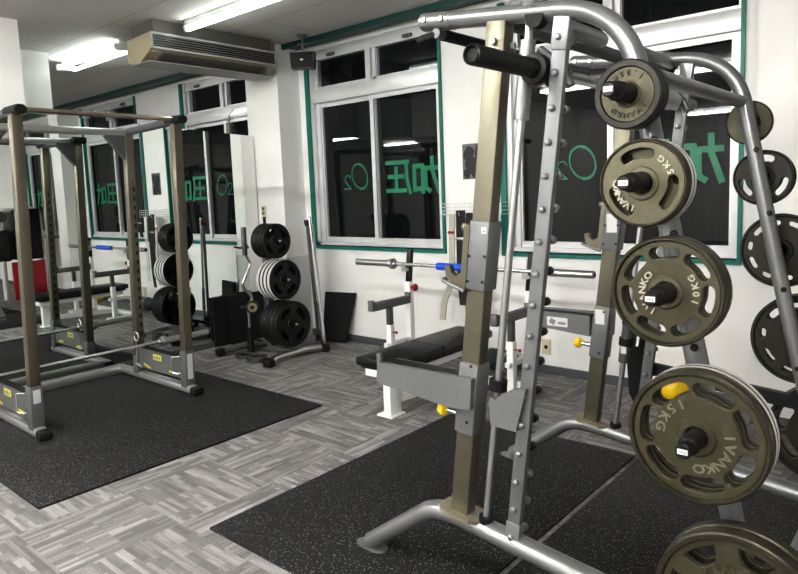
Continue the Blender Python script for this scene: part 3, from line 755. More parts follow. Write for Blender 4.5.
b = MB(); b.cyl((ex-.02, ey-.02, .99), (ex-.06, ey-.075, 1.0), .008, seg=8); b.cyl((ex+.02, ey+.03, .99), (ex-.075, ey-.01, .985), .008, seg=8); b.build('handle', 'black', t)
# plates lying on the tree foot
src = None
for k, (x, y, z) in enumerate(((-4.96, 3.50, .0), (-4.74, 3.46, .0), (-4.72, 3.47, .027))):
    lab = ('small iron plate lying on the carpet nearest the curl bar', 'small iron plate lying flat under another on the carpet before the plate tree', 'small iron plate lying on top of another on the carpet before the plate tree')[k]
    if src is None: src = r = plate('weight_plate', lab, 'weight plate', .085, .026, [], .6, .14, .045, ('plate_dark', 'dgrey', 'plate_dark'), group='small plates lying by the plate tree')
    else: r = dup(src, (0, 0, 0), label=lab)
    r.matrix_world = Matrix.Translation(V((x, y, z))) @ Matrix.Rotation(-PI/2, 4, 'X')

# ------------------------------------------------------------------ bars standing in the corner
for k, (p0, p1, r, m, lab) in enumerate((((-4.63, 4.13, .012), (-4.693, 4.107, 1.22), .016, 'dgrey', 'dark steel bar with black knob end standing in the corner by the plate tree'),
                                       ((-4.585, 4.16, .0), (-4.652, 4.14, 1.18), .010, 'chrome_d', 'thin bare steel bar standing between two others in the corner'),
                                       ((-4.555, 4.12, .0), (-4.655, 4.105, 1.25), .013, 'chrome', 'bright chrome bar standing in the corner, its lower sleeve thicker'))):
    t = thing('leaning_bar', lab, 'bar', p0, 'bars standing in the corner')
    p0, p1 = V(p0), V(p1)
    b = MB(); b.cyl(p0, p1, r, seg=12); b.build('shaft', m, t)
    if k == 0:
        b = MB(); b.cyl(p0.lerp(p1, .955), p1, .025); b.build('knob', 'black', t); b = MB(); b.cyl(p0, p0.lerp(p1, .1), .024); b.build('sleeve', 'black', t)
    if k == 2:
        b = MB(); b.cyl(p0, p0.lerp(p1, .36), .019); b.build('sleeve', 'chrome', t)
    if k == 0:
        b = MB(); b.bb(p1.x-.031, p1.x-.023, p1.y-.012, p1.y+.03, p1.z-.03, p1.z-.002); b.build('tag', 'redk', t)

# ------------------------------------------------------------------ leaning rubber mats
def lean_mat(p0, p1, h, tip, label, flare=0.):
    p0, p1 = V(p0), V(p1); n = (p1-p0).cross(V((0, 0, 1))).normalized()
    b = MB(); d = (p1-p0)
    up = V((0, 0, 1))*h+V(tip); nn = d.cross(up).normalized()*.012
    vs = []
    for s in (-1, 1): vs += [p0+nn*s, p1+nn*s, p1+up+d*flare+nn*s, p0+up+nn*s]
    b.geom(vs, [(0, 1, 2, 3), (7, 6, 5, 4), (0, 4, 5, 1), (1, 5, 6, 2), (2, 6, 7, 3), (3, 7, 4, 0)])
    o = b.build('rubber_mat', 'rubber'); return tag(o, label, 'rubber mat', 'cut rubber mats leaning on the walls')
lean_mat((-5.535, 3.575, .003), (-5.535, 3.95, .003), .485, (-.006, 0, 0), 'small black rubber mat leaning flat against the mirror, partly behind another')
lean_mat((-5.495, 3.735, .003), (-5.485, 4.15, .003), .485, (-.010, 0, 0), 'small black rubber mat standing behind the upright curl bar, in front of another')
lean_mat((-4.80, 4.33, .005), (-4.53, 4.385, .005), .485, (.0, .07, 0), 'small black rubber mat leaning on the wall under the middle window', .28)

# ------------------------------------------------------------------ poster, basket and belts on the pier between windows
t = thing('wall_picture', 'small black and white poster with dark blotchy shapes above the wire basket', 'poster', (-3.06, 4.497, 1.67))
b = MB(); b.bb(-3.165, -2.955, 4.494, 4.4985, 1.53, 1.815); b.build('sheet', 'photo_bg', t)
b = MB(); rr = random.Random(11)
for cx, cz, sx, sz in ((-3.10, 1.735, .045, .05), (-3.075, 1.66, .06, .045), (-3.035, 1.60, .045, .06), (-3.01, 1.74, .03, .06), (-3.12, 1.575, .03, .035)):
    b.prism([(cx+1.25*sx*math.cos(2*PI*k/14)*rr.uniform(.8, 1.1), cz+1.25*sz*math.sin(2*PI*k/14)*rr.uniform(.8, 1.1)) for k in range(14)], (0, 4.4935-cx*.0001, 0), (1, 0, 0), (0, 0, 1), .001)
b.build('dark_print', 'photo_fg', t)

t = thing('wire_basket', 'white wire basket rail on the wall between two windows with belts hung on it', 'wire basket', (-3.04, 4.44, 1.29))
b = MB(); x0, x1, y0, y1 = -3.345, -2.745, 4.40, 4.495
for z in (1.245, 1.275, 1.305, 1.335):
    b.tube([(x0, y1, z), (x0, y0, z), (x1, y0, z), (x1, y1, z)], .0028, 6)
for k in range(13): x = x0+(x1-x0)*k/12; b.tube([(x, y1, 1.245), (x, y0, 1.245), (x, y0, 1.335)], .002, 6)
b.build('mesh_body', 'wire', t)
b = MB()
for x in (-3.27, -3.12, -2.98, -2.83): b.tube(fillet([(x, 4.40, 1.25), (x, 4.385, 1.235), (x, 4.36, 1.24), (x, 4.352, 1.262)], .01, 3), .004, 6)
b.build('hook', 'wire', t)
def belt(label, pts, w, m, wd=(1, 0, 0), buckle=True):
    pts = [V(p) for p in fillet(pts, .05, 5)]
    t = thing('hanging_belt', label, 'lifting belt', pts[0], 'belts and straps hung on the wire basket')
    b = MB(); b.ribbon(pts, wd, w, .010); b.build('strap', m, t)
    if buckle:
        b = MB(); c = pts[1]; b.box(c+V((0, -.010, 0)), (w+.008, .010, .022), None, .004); b.build('buckle', 'redk' if m == 'cloth_g' else 'chrome_d', t)
belt('pale grey lifting belt hanging in a long curl from the wire basket', [(-3.20, 4.37, 1.25), (-3.205, 4.365, 1.05), (-3.20, 4.35, .80), (-3.215, 4.34, .64), (-3.265, 4.32, .54), (-3.285, 4.31, .37)], .055, 'cloth_g')
belt('black nylon strap hanging beside the pale grey belt', [(-3.115, 4.375, 1.28), (-3.11, 4.36, 1.0), (-3.11, 4.36, .70), (-3.10, 4.37, .50)], .085, 'cloth_k')
belt('long black dip strap with a rounded pad at its end, hung from the wire basket', [(-3.03, 4.375, 1.26), (-3.04, 4.36, .95), (-3.05, 4.36, .50), (-3.06, 4.37, .32)], .06, 'cloth_k', buckle=False)
belt('white webbing strap hanging from the wire basket close to the third window', [(-2.93, 4.375, 1.25), (-2.94, 4.36, .9), (-2.93, 4.36, .55), (-2.92, 4.37, .40)], .06, 'cloth_w')
belt('short black wrist strap on the last hook of the wire basket', [(-2.82, 4.375, 1.27), (-2.80, 4.36, 1.12), (-2.83, 4.36, .98)], .07, 'cloth_k')

# ------------------------------------------------------------------ wall fittings
t = thing('wall_switch', 'ivory double light switch on the pillar above the plate tree', 'light switch', (-5.515, 4.22, 1.305))
b = MB(); b.bb(-5.505, -5.435, 4.207, 4.2205, 1.24, 1.36, .004); b.build('cover', 'ivory', t)
for z in (1.285, 1.33): b = MB(); b.bb(-5.49, -5.45, 4.203, 4.2075, z-.017, z+.017, .002); b.build('rocker', 'acdark', t)
for x, lab in ((-2.425, 'ivory socket plate with a round hole low on the wall between bench and uprights'), (-2.53, 'ivory blank plate low on the wall beside the round socket')):
    t = thing('wall_outlet', lab, 'wall outlet', (x, 4.5, .21), 'low wall plates')
    b = MB(); b.bb(x-.037, x+.037, 4.49, 4.5005, .15, .27, .003); b.build('cover', 'ivory', t)
    if x > -2.5: b = MB(); b.lathe([(0, 0), (.016, 0), (.016, .003)], (x, 4.4895, .21), (0, 1, 0), 14); b.build('socket', 'black', t)

# ------------------------------------------------------------------ things reflected in the mirror (they stand past the pillar)
t = thing('exercise_machine', 'black exercise machine with white tube frame past the pillar, seen in the mirror', 'exercise machine', (.35, 4.0, 0))
b = MB(); b.bb(.10, .62, 3.83, 4.22, .61, 1.41, .03); b.build('shroud', 'black', t)
b = MB(); b.tube(fillet([(.22, 3.66, .0), (.22, 3.66, 1.40), (.22, 4.25, 1.40), (.22, 4.25, .0)], .12), .04, 14); b.build('frame', 'white', t)
b = MB(); b.cyl((.14, 3.66, 1.30), (.19, 3.66, 1.30), .085); b.build('pulley', 'dgrey', t)
b = MB(); b.bb(.097, .1005, 3.98, 4.06, 1.27, 1.30); b.build('name_strip', 'sticker', t)
b = MB(); b.bb(.16, .40, 3.58, 3.80, .60, 1.10, .05); b.build('back_pad', 'vinyl', t)
t = thing('padded_block', 'red vinyl padded block before the black exercise machine, seen in the mirror', 'padded block', (.35, 3.95, 0))
b = MB(); b.bb(.03, .08, 3.72, 4.20, .0, .59, .012); b.build('cushion', 'red', t)
b = MB(); b.bb(.026, .084, 3.716, 4.204, .578, .583); b.build('piping', 'redk', t)

# ------------------------------------------------------------------ Smith machine (leans back about seven degrees)
YF, YB = 1.82, 2.935
t = thing('smith_machine', 'silver Smith machine and half rack with champagne posts and loaded plate legs', 'Smith machine', (-1.0, 2.38, 0))
SM = t
def LX(x, z0, z): return x+(z-z0)*.1228          # line leaning with the frame
UP = V((.1219, 0, .9925))
for Y, sg in ((YF, -1), (YB, 1)):
    # base tube
    b = MB(); b.tube(fillet([(-1.79, Y, .035), (-1.46, Y, .275), (-1.36, Y, .283), (-.20, Y, .150), (.03, Y, .045)], [.10, .10, .15], 7), .040, 18, ry=.85); bt = b.build('base_tube', 'steel', t)
    q = MB(); q.prism([(.058*math.cos(2*PI*k/20)+.02*(1 if math.cos(2*PI*k/20) > 0 else -1), .036*math.sin(2*PI*k/20)) for k in range(20)], (-1.785, Y, .014), (1, 0, 0), (0, 1, 0), .014); q.build('foot_plate', 'steel', bt)
    q = MB(); q.prism([(.062*math.cos(2*PI*k/20)+.02*(1 if math.cos(2*PI*k/20) > 0 else -1), .039*math.sin(2*PI*k/20)) for k in range(20)], (-1.785, Y, .0045), (1, 0, 0), (0, 1, 0), .007); q.build('rubber_pad', 'rubber', bt)
    q = MB(); q.box((.04, Y, .016), (.15, .10, .024), None, .01); q.build('foot_plate', 'steel', bt)
    # top tube curving down into the plate leg
    b = MB(); b.tube(fillet([(-1.42, Y, 2.016), (-.725, Y, 1.932), (-.643, Y, 1.508), (-.512, Y, .86), (-.35, Y, .18)], [.20, .3, .3], 12), .037, 20, ry=.76); lg = b.build('plate_leg', 'steel', t)
    q = MB(); q.tube([(-1.428, Y, 2.017), (-1.42, Y, 2.016), (-1.30, Y, 2.0015), (-1.298, Y, 2.0012)], [.030, .039, .039, .037], 20, ry=.77); q.build('end_sleeve', 'steel', lg)
    for px, pz in ((-1.395, 2.013), (-1.325, 2.0045)):
        q = MB(); q.lathe([(0, .045), (.008, .044), (.010, .038), (.010, .03)], (px, Y, pz), (0, -1, 0), 8); q.build('bolt', 'chrome_d', lg)
    for px, pz in ((-.638, 1.56), (-.585, 1.31), (-.53, 1.01), (-.475, .70)):
        q = MB(); q.lathe([(0, .043), (.008, .042), (.011, .036), (.011, .03)], (px, Y, pz), (0, -1, 0), 8); q.build('bolt', 'black', lg)
    x0p = -1.323 if sg < 0 else -1.342
    # champagne rack post with its collars, hook and safety arm
    z0, z1 = .30, 1.99
    b = MB(); b.beam((x0p, Y, z0), (LX(x0p, z0, z1-.06), Y, z1-.02), .054, .070, up=(1, 0, 0), bevel=.004); po = b.build('rack_post', 'champ', t)
    q = MB(); a = [(-.085, -.03), (-.06, -.055), (.06, -.055), (.085, -.03), (.085, .03), (.06, .055), (-.06, .055), (-.085, .03)]
    q.prism(a, (x0p, Y, .305), (.9925, 0, -.122), (0, 1, 0), .012); q.build('flange', 'flange', po)
    q = MB(); px = LX(x0p, .3, 1.90); q.lathe([(0, .012), (.010, .010), (.012, 0)], (px-.005, Y-.031, 1.90), (0, -1, 0), 8); q.lathe([(0, .012), (.010, .010), (.012, 0)], (px+.037, Y+.01, 1.885), (1, 0, 0), 8); q.build('bolt', 'chrome_d', po)
    dz = 0 if sg < 0 else .03
    za, zb = 1.115+dz, 1.345+dz
    b = MB(); b.beam((LX(x0p, .3, za), Y, za), (LX(x0p, .3, zb), Y, zb), .078, .077, up=(1, 0, 0), bevel=.006); cl = b.build('hook_collar', 'upright', t)
    q = MB(); cx, cz = LX(x0p, .3, (za+zb)/2), (za+zb)/2
    q.prism([(-.036, .10), (-.058, .108), (-.058, .02), (-.058, -.058), (-.080, -.070), (-.098, -.058), (-.106, -.034), (-.128, -.040), (-.116, -.078), (-.092, -.095), (-.05, -.12), (-.036, -.11)], (cx, Y-.030, cz), (1, 0, .0), UP, .022)
    q.sph((cx-.048, Y-.034, cz+.095), .015, (1, .55, 1)); q.build('bar_hook', 'champ', cl)
    q = MB(); q.tube(fillet([(cx-.05, Y-.045, cz-.118), (cx-.145, Y-.045, cz-.085), (cx-.145, Y+.02, cz-.085), (cx-.05, Y+.02, cz-.118)], .02), .007, 8); q.build('loop_handle', 'upright', cl)
    q = MB()
    for dx in (-.030, .030):
        for ddz in (-.085, .0): q.lathe([(0, .002), (.0055, .002), (.0055, 0)], (cx+dx+ddz*.12, Y-.0392, cz+ddz), (0, -1, 0), 8)
    q.build('rivet', 'black', cl)
    q = MB()
    if sg < 0: q.box((cx+.030, Y-.0393, cz+.085), (.018, .001, .022))
    else: q.box((cx+.002, Y-.0396, cz+.01), (.048, .002, .085))
    sl = q.build('sticker', 'sticker', cl)
    q = MB()
    for k in range(5 if sg > 0 else 1): q.box((cx+(.002 if sg > 0 else .031), Y-.0402, cz+((.04-.018*k) if sg > 0 else .082)), (.034 if sg > 0 else .010, .0006, .006))
    q.build('print', 'ink', cl)
    # lower collar and cantilever safety arm
    zc, zd = .61+dz*.6, .862+dz*.6
    b = MB(); b.beam((LX(x0p, .3, zc), Y, zc), (LX(x0p, .3, zd), Y, zd), .078, .077, up=(1, 0, 0), bevel=.005); c2 = b.build('arm_collar', 'upright', t)
    xa = LX(x0p, .3, .77)
    d6 = dz*.6
    q = MB(); so = -.052 if sg < 0 else .052
    q.prism([(xa+.038, .818+d6), (-1.640, .815+d6), (-1.655, .805+d6), (-1.662, .742+d6), (-1.645, .735+d6), (xa-.05, .703+d6), (xa+.03, .712+d6)], (0, Y+so, 0), (1, 0, 0), (0, 0, 1), .022)
    q.prism([(xa-.05, .812+d6), (-1.640, .813+d6), (-1.655, .805+d6), (-1.662, .742+d6), (-1.645, .735+d6), (xa-.05, .712+d6)], (0, Y-so*.55, 0), (1, 0, 0), (0, 0, 1), .018)
    sa = q.build('safety_arm', 'arm', t)
    q = MB(); q.beam((xa-.055, Y-.006, .806+d6), (-1.645, Y-.006, .808+d6), .06, .014); q.build('liner', 'black', sa)
    q = MB(); q.beam((-1.652, Y-.055, .775+d6), (-1.652, Y+.035, .775+d6), .014, .06, bevel=.003); q.beam((-1.650, Y+so, .80+d6), (-1.652, Y+so, .85+d6), .02, .016, bevel=.004); q.build('tip', 'arm', sa)
    if sg > 0:
        q = MB(); q.box((-1.50, Y-.0415, .785), (.11, .001, .045)); q.build('sticker', 'sticker', sa)
        q = MB(); q.box((-1.525, Y-.0425, .785), (.03, .001, .025), Matrix.Rotation(.5, 3, 'Y')); q.box((-1.475, Y-.0425, .78), (.04, .001, .012)); q.build('print', 'ink', sa)
        q = MB(); q.box((xa+.003, Y-.0398, .83), (.045, .001, .07)); q.build('sticker', 'sticker', c2)
    q = MB(); zz = .672+dz*.4; xx = LX(x0p, .3, zz)-.042; q.cyl((xx, Y-.015, zz), (xx-.05, Y-.015, zz+.004), .012, .010); q.build('pin_neck', 'chrome', c2)
    q = MB(); q.lathe([(0, 0), (.012, 0), (.024, .010), (.026, .02), (.020, .034), (.0, .042)], (xx-.045, Y-.015, zz+.003), (-1, 0, .06), 14); q.build('pull_knob', 'yellow', c2)
    q = MB()
    for ddz in (-.10, .10): q.lathe([(0, .002), (.0055, .002), (.0055, 0)], (xa+ddz*.12+.01, Y-.0392, .755+ddz), (0, -1, 0), 8)
    q.build('rivet', 'black', c2)
    # guide rod with bearing, bumper and stop bracket
    b = MB(); b.cyl((LX(-1.224, .297, .27), Y, .27), (LX(-1.224, .297, 1.99), Y, 1.99), .0125, seg=16); gr = b.build('guide_rod', 'chrome_d', t)
    q = MB(); q.cyl((LX(-1.224, .297, 1.655), Y, 1.655), (LX(-1.224, .297, 1.89), Y, 1.89), .024, seg=20); q.build('bearing', 'steel', gr)
    q = MB(); q.box((LX(-1.224, .297, 1.82)+.003, Y-.0245, 1.83), (.018, .001, .03)); q.build('bearing_label', 'sticker', gr)
    q = MB(); q.cyl((LX(-1.224, .297, .275), Y, .275), (LX(-1.224, .297, .315), Y, .315), .026); q.build('bumper', 'rubber', gr)
    q = MB(); q.cyl((LX(-1.224, .297, 1.97), Y, 1.97), (LX(-1.224, .297, 2.0), Y, 2.0), .032); q.build('rod_mount', 'dgrey', gr)
    zs = .778 if sg < 0 else .70
    q = MB(); q.cyl((LX(-1.224, .297, zs), Y, zs), (LX(-1.224, .297, zs+.035), Y, zs+.035), .031); q.build('stop_bumper', 'rubber', gr)
    if sg > 0:
        q = MB(); q.cyl((LX(-1.224, .297, .62), Y, .62), (LX(-1.224, .297, .80), Y, .80), .024); s2 = q.build('stop_sleeve', 'dgrey', gr)
        q = MB(); q.box((LX(-1.224, .297, .70), Y-.0248, .70), (.026, .001, .07)); q.build('sticker', 'sticker', s2)
        q = MB(); q.cyl((LX(-1.224, .297, .80), Y, .80), (LX(-1.224, .297, .84), Y, .84), .027); q.build('stop_bumper', 'rubber', gr)
    # bolted upright
    zu0, zu1 = .235, 1.99
    b = MB(); b.beam((-1.114, Y-.008, zu0), (LX(-1.114, zu0, zu1-.05), Y-.008, zu1-.05), .026, .046, up=(1, 0, 0), bevel=.003); ur = b.build('catch_upright', 'upright', t)
    q = MB(); q.beam((LX(-1.114, zu0, .225), Y-.008, .225), (LX(-1.114, zu0, .335), Y-.008, .335), .034, .053, up=(1, 0, 0), bevel=.003); q.build('end_sleeve', 'steel', ur); q = MB(); q.beam((LX(-1.114, zu0, 1.83), Y-.008, 1.84), (LX(-1.114, zu0, 1.96), Y-.008, 1.96), .034, .053, up=(1, 0, 0), bevel=.005); q.build('end_sleeve', 'steel', ur)
    for k in range(17):
        z = .285+.0995*k; x = LX(-1.114, zu0, z)-.003
        q = MB(); q.lathe([(0, .028), (.006, .027), (.010, .023), (.011, .012)], (x, Y-.008, z), (0, -1, 0), 10); st = q.build('catch_stud', 'steel', ur)
        q = MB(); q.lathe([(.008, .010), (.008, .058), (.014, .060), (.014, .076), (.010, .082), (0, .083)], (x, Y-.008, z), (0, 1, 0), 10); q.build('stud_cap', 'black' if 3 <= k <= 9 else 'upright', ur)
    q = MB()
    if sg < 0:
        q.prism([(-1.171, .665), (-1.075, .662), (-1.035, .81), (-1.080, .806), (-1.140, .768), (-1.150, .755), (-1.166, .763), (-1.174, .752)], (0, Y-.032, 0), (1, 0, 0), (0, 0, 1), .014)
        q.prism([(-1.185, .665), (-1.095, .662), (-1.085, .75), (-1.180, .75)], (0, Y+.028, 0), (1, 0, 0), (0, 0, 1), .012)
    else: q.beam((-1.08, Y+.03, .60), (-.47, Y+.03, .545), .03, .055)
    q.build('safety_stop' if sg < 0 else 'lower_brace', 'upright' if sg < 0 else 'black', t)
    # plate pegs on the leg, pointing outward
    for px, pz, lab in (((-.658, 1.673, '1.25kg'), (-.622, 1.45, '5kg'), (-.557, 1.175, '10kg'), (-.480, .818, '15kg'), (-.388, .402, '20kg')) if sg < 0 else
                        ((-.672, 1.672, ''), (-.630, 1.452, ''), (-.560, 1.158, ''), (-.482, .80, ''), (-.400, .42, ''))):
        b = MB(); ye = Y+sg*.275
        b.lathe([(.034, .02), (.034, .034), (.0245, .036), (.0245, .236), (.0225, .242), (.0185, .246), (.0185, .277), (.015, .281), (0, .281)], (px, Y, pz), (0, sg, 0), 20); pg = b.build('peg', 'black', t)
        if sg < 0:
            q = MB(); q.box((px-.0, Y-.2815, pz), (.024, .001, .013)); q.build('peg_label', 'sticker', pg)
            q = MB(); put_text(q, lab, .0072, .0003, (px, Y-.2822, pz-.0025), (1, 0, 0), (0, 0, 1), .6, 1.0); q.build('peg_print', 'ink', pg)
# cross members
b = MB(); b.cyl((-.70, YF, 1.752), (-.70, YB, 1.752), .024); b.build('cross_tube', 'steel', t)
b = MB(); b.cyl((-1.115, YF, 1.965), (-1.115, YB, 1.965), .026); b.build('cross_tube', 'dgrey', t)
b = MB(); b.beam((-.365, YF, .175), (-.365, YB, .175), .08, .07, bevel=.008); b.build('base_beam', 'steel', t)
for Y, s in ((YF, 1), (YB, -1)):
    b = MB(); b.tube([(-.99, Y, 1.945), (-.99, Y+s*.42, 1.945), (-.99, Y+s*.445, 1.945), (-.99, Y+s*.455, 1.945)], [.029, .029, .024, .008], 16); gp = b.build('pull_up_grip', 'steel', t); b = MB(); b.cyl((-.99, Y-s*.035, 1.945), (-.99, Y+s*.004, 1.945), .031); b.build('end_cap', 'rubber', gp)
    b = MB(); b.tube(fillet([(-1.0, Y+s*.02, 1.86), (-.93, Y+s*.02, 1.80), (-.90, Y+s*.02, 1.74)], .03), .014, 10); b.build('hook_rod', 'dgrey', t)
# pull-up bar with angled grips under the tube ends
b = MB(); b.cyl((-1.362, YF-.02, 1.968), (-1.362, YB+.02, 1.968), .016); pb = b.build('pull_up_bar', 'dgrey', t)
b = MB(); b.cyl((-1.362, YF+.02, 1.968), (-1.362, YF+.42, 1.968), .0195); b.build('foam_grip', 'rubber', pb)
for Y, s in ((YF, -1), (YB, 1)):
    b = MB(); b.tube([(-1.362, Y, 1.968), (-1.41, Y+s*.03, 1.955), (-1.425, Y+s*.04, 1.945)], .015, 12); b.build('angled_grip', 'rubber', pb)
    b = MB(); b.cyl((-1.362, Y, 1.965), (-1.362, Y, 2.01), .014); b.build('hanger', 'chrome_d', pb)
# Smith bar
t = thing('smith_bar', 'black sleeved Smith bar racked high between the two guide rods', 'barbell', (-1.0, 2.38, 1.8))
b = MB(); b.cyl((-1.0, YF-.05, 1.80), (-1.0, YB+.05, 1.80), .019); b.build('shaft', 'chrome_d', t)
for Y, s in ((YF, -1), (YB, 1)):
    b = MB(); b.lathe([(.018, .345), (.022, .352), (.0275, .347), (.0285, .335), (.0285, .04), (.03, .03), (.044, .026), (.047, .018), (.047, .0), (.03, -.008), (.03, -.03), (0, -.03)], (-1.0, Y+s*.0, 1.80), (0, s, 0), 22); sl = b.build('sleeve', 'black', t)
    b = MB(); b.lathe([(0, .342), (.0185, .342), (.0185, .345)], (-1.0, Y, 1.80), (0, s, 0), 18); b.build('end_cap', 'rubber', sl)
    b = MB(); b.prism([(-.045, .02), (.02, .03), (.055, -.01), (.035, -.06), (-.03, -.045)], (-.965, Y+s*-.052, 1.80), (1, 0, 0), (0, 0, 1), .012); b.build('bar_catch', 'dgrey', t)
# spring collar with yellow grips on the pull-up bar
t = thing('spring_collar', 'spring clip with yellow tips hung on the pull-up bar near the champagne post', 'spring collar', (-1.362, 2.10, 1.968))
b = MB(); b.tube([V((-1.362+.025*math.cos(a), 2.21+.004*a, 1.968+.025*math.sin(a))) for a in [2*PI*k/12 for k in range(30)]], .004, 6); b.build('coil', 'dgrey', t)
for p in ((-1.35, 2.21, 2.0), (-1.40, 2.24, 1.90)):
    b = MB(); b.cyl(p, V(p)+V((.02, 0, -.004)), .016, seg=10); b.build('grip_tip', 'ylabel', t)

# ------------------------------------------------------------------ weight plates on the legs of the Smith machine
GA, GB = 'olive plates on the near leg of the Smith machine', 'plates on the far leg of the Smith machine'
def seven(R, a0=90, h=14, w=.105): return [slot(a0+360/7*k, h, R*.72, R*w) for k in range(7)]
def stack(src, specs, sg, Y, px, pz, th, gap, labels, base=.045):
    """specs: rotations about the peg, outermost first"""
    n = len(specs)
    for k in range(n):
        r = src if k == 0 else dup(src, (0, 0, 0), label=labels[k])
        r['label'] = labels[k]
        yb = Y+sg*(base+gap*(n-1-k))
        m = Matrix.Translation(V((px, yb, pz-.003)))
        if sg > 0: m = m @ Matrix.Rotation(PI, 4, 'Z')
        r.matrix_world = m @ Matrix.Rotation(specs[k], 4, 'Y')
P3 = ('olive_l', 'olive_d', 'olive_l')
OL = ('olive', 'olive_d', 'olive')
# near leg
s = plate('weight_plate', '', 'weight plate', .087, .026, [], .62, .24, .036, ('olive', 'plate_dark', 'olive_l', 'plate_dark'), [('IVANKO', 90, .053, .0175, 19, 1.1), ('1.25KG', -90, .053, .0175, 19, 1.1)], rot=186, group=GA)
stack(s, [0, .5], -1, YF, -.660, 1.674, .026, .03, ['solid olive 1.25 kg plate with black rim, in front on the top peg', 'dark solid plate behind the 1.25 kg plate on the top peg'], .108)
s = plate('weight_plate', '', 'weight plate', .111, .022, [slot(a+125, 24, .076, .0125) for a in (-30, 90, 210)], .6, .085, .046, ('olive_l', 'olive_d', 'olive_l', 'relief'), [('IVANKO', 90, .066, .024, 14, 1.15), ('5KG', -90, .075, .022, 15, 1.15)], rot=125, group=GA, rim_line=None)
# the three slots are set between the two inscriptions
stack(s, [0], -1, YF, -.622, 1.45, .026, .03, ['olive three-slot 5 kg plate, outermost of three on the second peg'])
s.matrix_world = Matrix.Translation(V((-.622, YF-.143, 1.447)))
s2 = plate('weight_plate', '', 'weight plate', .111, .018, [slot(a+60, 24, .076, .0125) for a in (-30, 90, 210)], .6, .085, .046, ('olive', 'olive_d', 'olive'), group=GA, rim_line='edge')
stack(s2, [0, 1.1], -1, YF, -.620, 1.45, .018, .022, ['bright-edged 5 kg plate, middle of three on the second peg', 'bright-edged 5 kg plate, innermost of three on the second peg'], .099)
R = .139
s = plate('weight_plate', '', 'weight plate', R, .032, seven(R, 98), .55, .085, .045, ('olive', 'olive_d', 'olive_l', 'relief'), [('IVANKO', 90, .060, .024, 20, 1.15), ('10KG', -90, .072, .022, 16, 1.15)], rot=98, group=GA)
stack(s, [0, .0], -1, YF, -.562, 1.177, .032, .036, ['olive seven-slot 10 kg plate, outer of two on the third peg', 'olive seven-slot 10 kg plate, inner of two on the third peg'], .096)
R = .17
s = plate('weight_plate', '', 'weight plate', R, .030, seven(R, 44, 15, .112), .5, .085, .050, ('olive', 'olive_d', 'olive', 'relief_d'), [('IVANKO', 90, .080, .033, 19, 1.15), ('15KG', -90, .086, .033, 19, 1.15)], rot=-127, group=GA)
stack(s, [0], -1, YF, -.474, .835, .036, .04, ['large olive seven-slot 15 kg plate, outermost on the fourth peg'])
s.matrix_world = Matrix.Translation(V((-.486, YF-.135, .813)))
s2 = plate('weight_plate', '', 'weight plate', R, .020, seven(R, 44, 15, .112), .5, .085, .050, ('olive', 'olive_d', 'olive'), rot=-127, group=GA, rim_line='edge')
stack(s2, [0, 0], -1, YF, -.486, .816, .02, .024, ['bright-edged 15 kg plate, middle of three on the fourth peg', 'bright-edged 15 kg plate, innermost of three on the fourth peg'], .085)
R = .197
s = plate('weight_plate', '', 'weight plate', R, .038, [hump(105+360/7*k, 16, R*.60, R*.82) for k in range(7)], .5, .10, .052, ('olive', 'olive_d', 'olive', 'olive_l'), [('IVANKO', 90, .10, .032, 17, 1.15), ('20KG', -90, .10, .032, 15, 1.15)], rot=20, group=GA)
stack(s, [0, 0], -1, YF, -.388, .394, .038, .05, ['largest olive plate, outer of two on the lowest peg, cut off by the frame', 'largest olive plate, inner of two on the lowest peg'], .078)
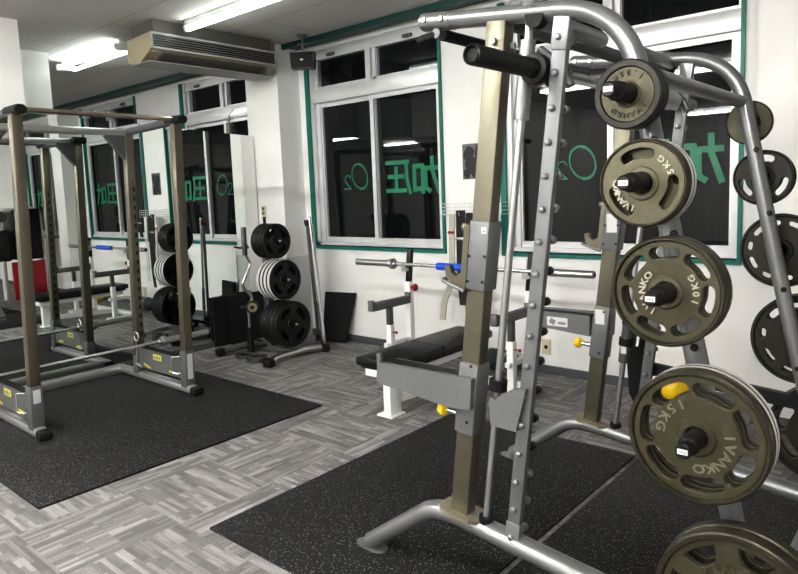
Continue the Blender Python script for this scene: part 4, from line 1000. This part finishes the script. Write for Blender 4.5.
# far leg
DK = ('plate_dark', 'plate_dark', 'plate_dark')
s = plate('weight_plate', '', 'weight plate', .087, .026, [], .9, .10, .045, ('olive', 'olive_d', 'olive'), group=GB)
stack(s, [0], 1, YB, -.685, 1.676, .026, .03, ['plain solid olive plate on the top peg of the far leg'])
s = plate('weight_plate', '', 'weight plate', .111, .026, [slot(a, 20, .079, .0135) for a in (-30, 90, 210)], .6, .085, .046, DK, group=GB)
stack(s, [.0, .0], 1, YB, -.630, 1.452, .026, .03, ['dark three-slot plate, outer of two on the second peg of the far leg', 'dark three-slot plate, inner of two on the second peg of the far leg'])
def ten(R): return [slot(36*k+8, 8 if k % 2 else 4, R*.76, R*.065) for k in range(10)]
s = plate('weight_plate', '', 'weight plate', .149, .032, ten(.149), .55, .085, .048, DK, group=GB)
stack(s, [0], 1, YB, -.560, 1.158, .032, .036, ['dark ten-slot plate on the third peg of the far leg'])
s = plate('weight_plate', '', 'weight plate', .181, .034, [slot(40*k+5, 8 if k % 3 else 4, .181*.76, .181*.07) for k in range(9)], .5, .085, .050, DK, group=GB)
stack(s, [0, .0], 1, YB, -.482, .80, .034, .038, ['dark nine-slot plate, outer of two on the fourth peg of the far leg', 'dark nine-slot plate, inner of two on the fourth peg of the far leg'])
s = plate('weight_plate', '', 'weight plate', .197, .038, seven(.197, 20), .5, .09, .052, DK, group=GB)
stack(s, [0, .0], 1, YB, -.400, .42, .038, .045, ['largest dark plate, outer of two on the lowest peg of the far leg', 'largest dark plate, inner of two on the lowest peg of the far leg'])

# padded strap hanging by the far guide rod
t = thing('padded_strap', 'black padded strap hanging behind the far guide rod', 'strap', (-1.2, 3.2, .62))
b = MB(); b.prism([(-.035, .15), (.035, .15), (.052, .09), (.050, -.06), (.035, -.11), (.01, -.125), (-.02, -.12), (-.042, -.08), (-.052, .06)], (-1.155, 3.05, .52), (1, 0, 0), (0, 0, 1), .03); b.build('pad', 'vinyl', t)
b = MB(); b.ribbon([(-1.145, 3.05, .66), (-1.13, 3.045, .75), (-1.115, 3.02, .84)], (1, 0, 0), .03, .006); b.build('strap', 'cloth_k', t)
b = MB(); b.cyl((-1.18, 3.0, .68), (-1.165, 3.0, .80), .026); b.build('ferrule', 'dgrey', t)

# ------------------------------------------------------------------ world and view
w = bpy.data.worlds.new('world'); bpy.context.scene.world = w; w.use_nodes = True
w.node_tree.nodes['Background'].inputs[0].default_value = (.02, .022, .025, 1); w.node_tree.nodes['Background'].inputs[1].default_value = .3
sc = bpy.context.scene
sc.view_settings.view_transform = 'Standard'; sc.view_settings.look = 'None'; sc.view_settings.exposure = .9; sc.view_settings.gamma = .83
